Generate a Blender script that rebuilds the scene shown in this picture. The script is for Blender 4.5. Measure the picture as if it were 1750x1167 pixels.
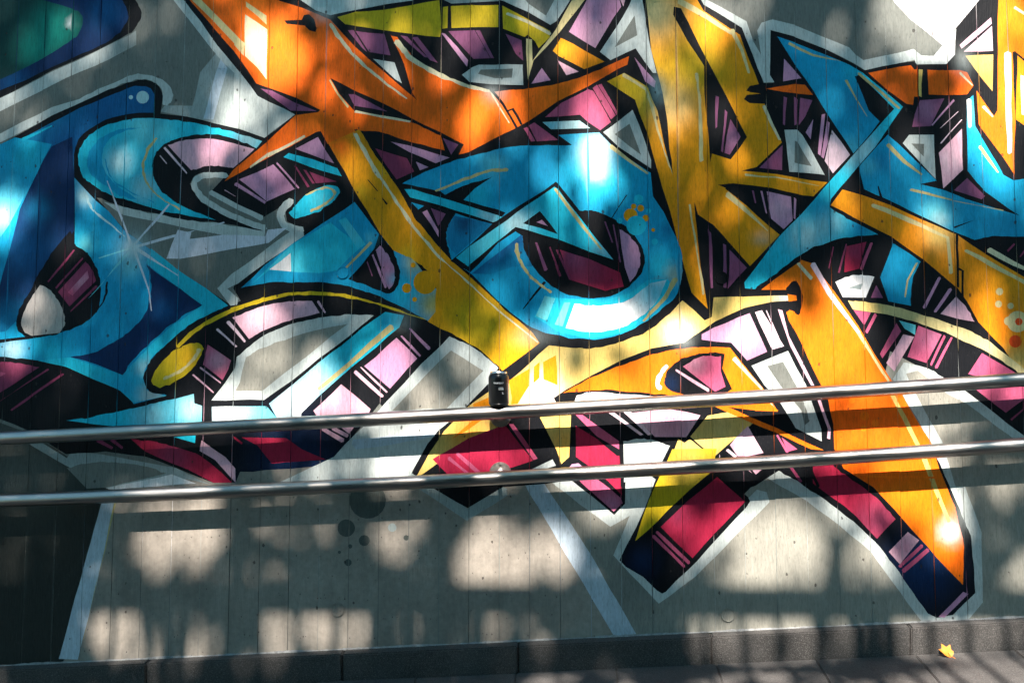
import bpy, bmesh, math, random
import numpy as np
from mathutils import Vector, Matrix
from mathutils.geometry import delaunay_2d_cdt

for _o in list(bpy.data.objects):
    bpy.data.objects.remove(_o)
rng = np.random.default_rng(7)
random.seed(7)
scene = bpy.context.scene
COL = scene.collection

# ------------------------------------------------------------------ survey frame
FPX = 2000.0                       # focal length of the survey photo, in its own pixels (1750 wide)
YAW, PITCH, ROLL = math.radians(3.5), math.radians(3.0), 0.0097
LEAN = math.radians(8.4)           # the retaining wall leans back
DIST, ZP = 3.92, 1.12
FW = np.array([-math.sin(YAW)*math.cos(PITCH), math.cos(YAW)*math.cos(PITCH), -math.sin(PITCH)])
R0 = np.array([math.cos(YAW), math.sin(YAW), 0.0])
U0 = np.cross(R0, FW)
RT = (R0 - ROLL*U0)/math.hypot(1, ROLL)
UP = (U0 + ROLL*R0)/math.hypot(1, ROLL)
P0 = np.array([0.0, 0.0, ZP])
EYE = P0 - DIST*FW
WN = np.array([0.0, -math.cos(LEAN), math.sin(LEAN)])   # wall normal
WV = np.array([0.0, math.sin(LEAN), math.cos(LEAN)])    # up along the wall


def hit(px, py, off=0.0):
    """point of the wall (or of the plane `off` in front of it) surveyed at px,py"""
    px = np.asarray(px, float); py = np.asarray(py, float)
    d = FW + ((px-875)/FPX)[..., None]*RT - ((py-583.5)/FPX)[..., None]*UP
    t = ((P0 + off*WN - EYE) @ WN)/(d @ WN)
    return EYE + t[..., None]*d


def px2uv(px, py):
    p = hit(px, py)
    return np.stack([p[..., 0], (p-P0) @ WV], -1)


def uv2px(u, v):
    p = P0 + np.asarray(u)[..., None]*np.array([1.0, 0, 0]) + np.asarray(v)[..., None]*WV
    q = p - EYE
    z = q @ FW
    return 875 + FPX*(q @ RT)/z, 583.5 - FPX*(q @ UP)/z


# ------------------------------------------------------------------ camera, sky, sun, exposure
cd = bpy.data.cameras.new('camera')
cam = bpy.data.objects.new('camera', cd)
COL.objects.link(cam)
cd.sensor_width = 36.0
cd.lens = 36.0*FPX/1750.0
cd.clip_start = 0.05
cd.clip_end = 2000.0
m = Matrix.Identity(4)
for i in range(3):
    m[i][0] = RT[i]; m[i][1] = UP[i]; m[i][2] = -FW[i]; m[i][3] = EYE[i]
cam.matrix_world = m
cd.dof.use_dof = True
cd.dof.focus_distance = 3.86
cd.dof.aperture_fstop = 2.8
scene.camera = cam

SUN_EL, SUN_AZ = math.radians(55.5), math.radians(3.0)   # azimuth measured from the wall's outward direction, to the right
SUN = np.array([math.sin(SUN_AZ)*math.cos(SUN_EL), -math.cos(SUN_AZ)*math.cos(SUN_EL), math.sin(SUN_EL)])
world = bpy.data.worlds.new('World')
scene.world = world
world.use_nodes = True
nt = world.node_tree
sky = nt.nodes.new('ShaderNodeTexSky')
sky.sky_type = 'NISHITA'
sky.sun_disc = False
sky.sun_elevation = SUN_EL
sky.sun_rotation = math.atan2(SUN[0], SUN[1])
bg = nt.nodes['Background']
tint = nt.nodes.new('ShaderNodeMix')
tint.data_type = 'RGBA'
tint.blend_type = 'MULTIPLY'
tint.inputs[0].default_value = 1.0
tint.inputs[7].default_value = (0.64, 1.07, 1.01, 1.0)      # cool white balance of the open shade
nt.links.new(sky.outputs[0], tint.inputs[6])
nt.links.new(tint.outputs[2], bg.inputs[0])
bg.inputs[1].default_value = 0.052
sl = bpy.data.lights.new('sun', 'SUN')
sl.energy = 5.0
sl.angle = math.radians(0.55)
sl.color = (1.0, 0.88, 0.79)
so = bpy.data.objects.new('sun', sl)
COL.objects.link(so)
so.rotation_euler = Vector(SUN).to_track_quat('Z', 'Y').to_euler()
so.location = (0, -6, 12)
scene.view_settings.view_transform = 'Standard'
scene.view_settings.look = 'None'
scene.view_settings.gamma = 1.0
scene.view_settings.exposure = 1.76
scene.cycles.max_bounces = 4
scene.cycles.diffuse_bounces = 3
scene.cycles.use_adaptive_sampling = True
scene.cycles.adaptive_threshold = 0.03
scene.cycles.use_denoising = True


# ------------------------------------------------------------------ helpers
def obj(name, me, mat=None, parent=None, **props):
    o = bpy.data.objects.new(name, me)
    COL.objects.link(o)
    if mat is not None and me is not None:
        me.materials.append(mat)
    if parent is not None:
        o.parent = parent
    for k, v in props.items():
        o[k] = v
    return o


def mesh(name, verts, faces, smooth=False):
    me = bpy.data.meshes.new(name)
    me.from_pydata([tuple(map(float, v)) for v in verts], [], faces)
    if smooth:
        me.polygons.foreach_set('use_smooth', [True]*len(me.polygons))
    me.update()
    return me


def bm_mesh(name, bm, smooth=False):
    me = bpy.data.meshes.new(name)
    bm.normal_update()
    bm.to_mesh(me)
    bm.free()
    if smooth:
        me.polygons.foreach_set('use_smooth', [True]*len(me.polygons))
    return me


def box_bm(x0, x1, y0, y1, z0, z1, bev=0.0, seg=2):
    bm = bmesh.new()
    bmesh.ops.create_cube(bm, size=1)
    for v in bm.verts:
        v.co = Vector(((x0+x1)/2+v.co.x*(x1-x0), (y0+y1)/2+v.co.y*(y1-y0), (z0+z1)/2+v.co.z*(z1-z0)))
    if bev:
        bmesh.ops.bevel(bm, geom=bm.edges[:], offset=bev, segments=seg, affect='EDGES')
    return bm


def lathe(profile, seg=40):
    """profile [(r,z)...] turned about Z"""
    vs, fs = [], []
    for r, z in profile:
        for k in range(seg):
            a = 2*math.pi*k/seg
            vs.append((r*math.cos(a), r*math.sin(a), z))
    for i in range(len(profile)-1):
        for k in range(seg):
            a, b = i*seg+k, i*seg+(k+1) % seg
            fs.append((a, b, b+seg, a+seg))
    fs.append(tuple(range(seg-1, -1, -1)))
    n = len(profile)-1
    fs.append(tuple(n*seg+k for k in range(seg)))
    return vs, fs


def tube(pts, rad, seg=24, cap=True):
    pts = [Vector(p) for p in pts]
    vs, fs = [], []
    n = len(pts)
    rads = rad if hasattr(rad, '__len__') else [rad]*n
    prev = None
    for i, p in enumerate(pts):
        t = (pts[min(i+1, n-1)]-pts[max(i-1, 0)]).normalized()
        ref = Vector((0, 0, 1)) if abs(t.z) < .9 else Vector((1, 0, 0))
        a = t.cross(ref).normalized() if prev is None else (prev-t*prev.dot(t)).normalized()
        prev = a
        b = t.cross(a)
        for k in range(seg):
            an = 2*math.pi*k/seg
            vs.append(p+(a*math.cos(an)+b*math.sin(an))*rads[i])
    for i in range(n-1):
        for k in range(seg):
            q, r = i*seg+k, i*seg+(k+1) % seg
            fs.append((q, r, r+seg, q+seg))
    if cap:
        fs.append(tuple(range(seg-1, -1, -1)))
        fs.append(tuple((n-1)*seg+k for k in range(seg)))
    return vs, fs


# ------------------------------------------------------------------ materials
def new_mat(name):
    mt = bpy.data.materials.new(name)
    mt.use_nodes = True
    return mt, mt.node_tree, mt.node_tree.nodes['Principled BSDF']


class NT:
    def __init__(s, t):
        s.t = t

    def n(s, typ, **kw):
        nd = s.t.nodes.new(typ)
        for k, v in kw.items():
            setattr(nd, k, v)
        return nd

    def l(s, a, b):
        s.t.links.new(a, b)

    def noise(s, vec, scale, detail=3, rough=.55, stretch=None):
        nd = s.n('ShaderNodeTexNoise')
        nd.inputs['Scale'].default_value = scale
        nd.inputs['Detail'].default_value = detail
        nd.inputs['Roughness'].default_value = rough
        if stretch:
            mp = s.n('ShaderNodeMapping')
            mp.inputs['Scale'].default_value = stretch
            s.l(vec, mp.inputs['Vector'])
            vec = mp.outputs[0]
        s.l(vec, nd.inputs['Vector'])
        return nd.outputs['Fac']

    def ramp(s, fac, a, b, va=0.0, vb=1.0):
        nd = s.n('ShaderNodeMapRange')
        nd.inputs['From Min'].default_value = a
        nd.inputs['From Max'].default_value = b
        nd.inputs['To Min'].default_value = va
        nd.inputs['To Max'].default_value = vb
        s.l(fac, nd.inputs['Value'])
        return nd.outputs[0]

    def math(s, op, a, b):
        nd = s.n('ShaderNodeMath', operation=op)
        for i, q in enumerate((a, b)):
            if isinstance(q, (int, float)):
                nd.inputs[i].default_value = q
            else:
                s.l(q, nd.inputs[i])
        return nd.outputs[0]

    def mix(s, fac, a, b, mode='MIX'):
        nd = s.n('ShaderNodeMix', data_type='RGBA', blend_type=mode)
        for i, q in ((0, fac), (6, a), (7, b)):
            if isinstance(q, (int, float)):
                nd.inputs[i].default_value = q
            elif isinstance(q, tuple):
                nd.inputs[i].default_value = (*q, 1) if len(q) == 3 else q
            else:
                s.l(q, nd.inputs[i])
        return nd.outputs[2]


def coords(s, what='Object'):
    return s.n('ShaderNodeTexCoord').outputs[what]


def geom_pos(s):
    return s.n('ShaderNodeNewGeometry').outputs['Position']


def mat_paint():
    """sprayed paint and bare concrete over board-marked concrete; colour comes from the paint layer"""
    mt, t, b = new_mat('painted_concrete')
    s = NT(t)
    pos = geom_pos(s)
    at = s.n('ShaderNodeAttribute', attribute_name='paint')
    grain = s.noise(pos, 1.0, 4, .6, (150, 150, 5.5))
    fine = s.noise(pos, 260, 2, .6)
    blot = s.noise(pos, 7, 4, .6)
    streak = s.noise(pos, 1.0, 3, .6, (420, 420, 9))
    # wood rings pressed into the concrete
    wv = s.n('ShaderNodeTexWave', wave_type='BANDS', bands_direction='X')
    wv.inputs['Scale'].default_value = 60
    wv.inputs['Distortion'].default_value = 9
    wv.inputs['Detail'].default_value = 2
    mp = s.n('ShaderNodeMapping')
    mp.inputs['Scale'].default_value = (1, 1, .10)
    s.l(pos, mp.inputs[0])
    s.l(mp.outputs[0], wv.inputs['Vector'])
    # bug holes
    vo = s.n('ShaderNodeTexVoronoi')
    vo.inputs['Scale'].default_value = 26
    mv = s.n('ShaderNodeMapping')
    mv.inputs['Scale'].default_value = (1.25, 1.25, .8)
    s.l(pos, mv.inputs[0])
    s.l(mv.outputs[0], vo.inputs['Vector'])
    sep = s.n('ShaderNodeSeparateColor')
    s.l(vo.outputs['Color'], sep.inputs[0])
    thr = s.ramp(sep.outputs[0], .55, 1.0, -.02, .14)
    wob = s.math('ADD', vo.outputs['Distance'], s.ramp(s.noise(pos, 160, 1), .3, .7, -.035, .035))
    hole = s.ramp(s.math('SUBTRACT', thr, wob), -.012, .012)
    bare_f = s.math('SUBTRACT', 1.0, at.outputs['Alpha'])
    vo2 = s.n('ShaderNodeTexVoronoi')
    vo2.inputs['Scale'].default_value = 85
    s.l(mv.outputs[0], vo2.inputs['Vector'])
    sp2 = s.n('ShaderNodeSeparateColor')
    s.l(vo2.outputs['Color'], sp2.inputs[0])
    pit = s.ramp(s.math('SUBTRACT', s.ramp(sp2.outputs[1], .72, 1.0, -.03, .20), vo2.outputs['Distance']), -.03, .03)
    hole = s.math('MAXIMUM', hole, s.math('MULTIPLY', pit, s.ramp(bare_f, 0, 1, .45, .95)))
    # colour
    bare = s.math('SUBTRACT', 1.0, at.outputs['Alpha'])
    mul = s.math('MULTIPLY', s.ramp(grain, .3, .7, .84, 1.09), s.ramp(blot, .3, .7, .90, 1.08))
    mul = s.math('MULTIPLY', mul, s.ramp(streak, .32, .50, .78, 1.0))
    cl = s.noise(pos, 3.2, 5, .7)
    mulb = s.math('MULTIPLY', s.ramp(cl, .3, .7, .80, 1.16), s.ramp(s.noise(pos, 55, 3, .7), .3, .7, .86, 1.10))
    mulb = s.math('MULTIPLY', mulb, s.ramp(grain, .3, .7, .94, 1.04))
    mulb = s.math('MULTIPLY', mulb, s.ramp(s.noise(pos, 1.0, 3, .65, (14, 14, 1.1)), .3, .7, .84, 1.10))
    mm = s.n('ShaderNodeMix', data_type='FLOAT')
    s.l(bare, mm.inputs[0])
    s.l(mul, mm.inputs[2])
    s.l(mulb, mm.inputs[3])
    c = s.mix(1.0, at.outputs['Color'], mm.outputs[0], 'MULTIPLY')
    # thin worn streaks let the pale concrete through
    worn = s.ramp(s.math('MULTIPLY', s.ramp(streak, .60, .72), s.ramp(blot, .5, .68)), 0, 1, 0, .10)
    c = s.mix(worn, c, (.34, .33, .31))
    c = s.mix(s.ramp(hole, 0, 1, 0, .72), c, (.028, .024, .022))
    s.l(c, b.inputs['Base Color'])
    s.l(s.ramp(blot, .3, .7, .48, .68), b.inputs['Roughness'])
    b.inputs['Specular IOR Level'].default_value = .16
    h = s.math('ADD', s.math('MULTIPLY', grain, .7), s.math('MULTIPLY', fine, .16))
    h = s.math('ADD', h, s.math('MULTIPLY', wv.outputs['Fac'], .10))
    h = s.math('SUBTRACT', h, s.math('MULTIPLY', hole, .9))
    bp = s.n('ShaderNodeBump')
    bp.inputs['Strength'].default_value = .8
    bp.inputs['Distance'].default_value = .0028
    s.l(h, bp.inputs['Height'])
    s.l(bp.outputs[0], b.inputs['Normal'])
    return mt


def mat_rough(name, col, var=.25, rough=.8, scale=30, speck=None, bump=.3, bdist=.002, spec=.3):
    mt, t, b = new_mat(name)
    s = NT(t)
    pos = geom_pos(s)
    n1 = s.noise(pos, scale, 4, .6)
    n2 = s.noise(pos, scale*22, 2, .6)
    mul = s.math('MULTIPLY', s.ramp(n1, .3, .7, 1-var, 1+var), s.ramp(n2, .3, .7, 1-var*.8, 1+var*.8))
    c = s.mix(1.0, col, mul, 'MULTIPLY')
    if speck:
        vo = s.n('ShaderNodeTexVoronoi')
        vo.inputs['Scale'].default_value = 620
        s.l(pos, vo.inputs['Vector'])
        sp = s.n('ShaderNodeSeparateColor')
        s.l(vo.outputs['Color'], sp.inputs[0])
        c = s.mix(s.ramp(sp.outputs[0], .72, .95, 0, .55), c, speck)
        c = s.mix(s.ramp(sp.outputs[1], .75, .95, 0, .5), c, tuple(q*.35 for q in col))
    s.l(c, b.inputs['Base Color'])
    b.inputs['Roughness'].default_value = rough
    b.inputs['Specular IOR Level'].default_value = spec
    bp = s.n('ShaderNodeBump')
    bp.inputs['Strength'].default_value = bump
    bp.inputs['Distance'].default_value = bdist
    s.l(n2, bp.inputs['Height'])
    s.l(bp.outputs[0], b.inputs['Normal'])
    return mt


def mat_metal(name, col, rough, aniso_scale=None):
    mt, t, b = new_mat(name)
    s = NT(t)
    b.inputs['Metallic'].default_value = 1
    pos = geom_pos(s)
    n = s.noise(pos, 1.0, 3, .6, aniso_scale or (8, 160, 160))
    c = s.mix(s.ramp(n, .3, .7), tuple(q*.9 for q in col), col)
    s.l(c, b.inputs['Base Color'])
    s.l(s.ramp(n, .3, .7, rough*.8, rough*1.25), b.inputs['Roughness'])
    return mt


def mat_plain(name, col, rough=.5, spec=.4, metallic=0.0, var=.12, scale=60):
    mt, t, b = new_mat(name)
    s = NT(t)
    n = s.noise(coords(s), scale, 3)
    c = s.mix(1.0, col, s.ramp(n, .3, .7, 1-var, 1+var), 'MULTIPLY')
    s.l(c, b.inputs['Base Color'])
    b.inputs['Roughness'].default_value = rough
    b.inputs['Specular IOR Level'].default_value = spec
    b.inputs['Metallic'].default_value = metallic
    return mt


M_PAINT = mat_paint()
M_CORE = mat_rough('wall_core_concrete', (.10, .10, .095), .3, .9, 14)
M_KERB = mat_rough('kerb_granite', (.056, .055, .053), .22, .75, 9, (.20, .195, .185), .5, .003)
M_PAVE = mat_rough('paving_granite', (.070, .068, .066), .22, .7, 7, (.19, .185, .175), .4, .002)
M_JOINT = mat_rough('joint_mortar', (.075, .07, .062), .3, .95, 40)
M_BEAD = mat_rough('cement_bead', (.33, .345, .345), .35, .9, 60, None, .8, .004)
M_STEEL = mat_metal('brushed_steel', (.43, .415, .395), .33)
M_PLATE = mat_metal('turned_steel', (.50, .47, .43), .36, (220, 220, 220))
M_BLACKCAN = mat_plain('black_can_print', (.010, .011, .012), .28, .5, 0, .05)
M_ALU = mat_metal('can_aluminium', (.80, .80, .79), .22, (40, 40, 40))
M_WHITE = mat_plain('white_print', (.85, .85, .84), .5, .3, 0, .02)
M_BARK = mat_rough('bark', (.09, .07, .05), .4, .9, 12, None, .8, .01)
M_TERR = mat_rough('terrace_concrete', (.30, .29, .27), .2, .85, 3)
M_BACK = mat_rough('dark_stone_wall', (.07, .068, .062), .3, .9, 5)
M_DARKM = mat_plain('dark_railing_paint', (.04, .045, .045), .5)

# ------------------------------------------------------------------ the mural, as surveyed on the wall
# one line per sprayed field.  P polygon, S stroke (two widths), C disc, G soft spray kept inside the field above it,
# B overspray over everything.  The second word is the survey sheet the points were read on; 's' marks a smooth point.
SHEETS = {'A1': (0, 0, 3.889), 'A2': (400, 0, 3.889), 'A3': (800, 0, 3.889), 'A4': (1200, 0, 3.1818),
          'B1': (0, 250, 3.889), 'B2': (400, 250, 3.889), 'B3': (800, 250, 3.889), 'B4': (1200, 250, 3.1818),
          'C1': (0, 500, 3.889), 'C2': (400, 500, 3.889), 'C3': (800, 500, 3.889), 'C4': (1200, 500, 3.1818),
          'D1': (0, 780, 3.0155), 'D2': (580, 780, 3.0155), 'D3': (1000, 780, 4.37), 'D4': (1170, 780, 3.0155),
          'PX': (0, 0, 1.0)}
PAL = {'bg': (.168, .182, .165), 'bg2': (.285, .285, .245), 'conc': (.275, .255, .22), 'dark': (.024, .027, .024), 'bgl': (.30, .36, .355),
       'halo': (.50, .56, .545), 'white': (.80, .80, .80), 'tick': (.46, .56, .64), 'arrow': (.66, .68, .76),
       'k': (.0022, .0032, .0055), 'navy': (.002, .024, .095), 'nblue': (.003, .10, .28), 'blue': (.003, .33, .58),
       'mblue': (.003, .22, .44), 'cyan': (.010, .50, .68), 'lcyan': (.13, .60, .69), 'pcyan': (.42, .66, .70),
       'green': (.003, .26, .20), 'dgreen': (.003, .035, .035),
       'org': (.90, .135, .002), 'lorg': (.92, .19, .003), 'och': (.78, .31, .002), 'yel': (.82, .27, .003),
       'oly': (.62, .44, .012), 'cry': (.70, .50, .14), 'crm': (.66, .56, .27), 'pale': (.70, .64, .42),
       'ygr': (.55, .47, .20), 'lil': (.54, .27, .43), 'pink': (.72, .42, .52), 'wpk': (.76, .56, .64),
       'mau': (.24, .075, .165), 'rose': (.48, .088, .18), 'crim': (.38, .014, .052), 'dros': (.23, .035, .09),
       'tooth': (.46, .43, .40), 'bub': (.085, .10, .092), 'leg': (.86, .185, .002), 'hk': (.80, .07, .005)}
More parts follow.
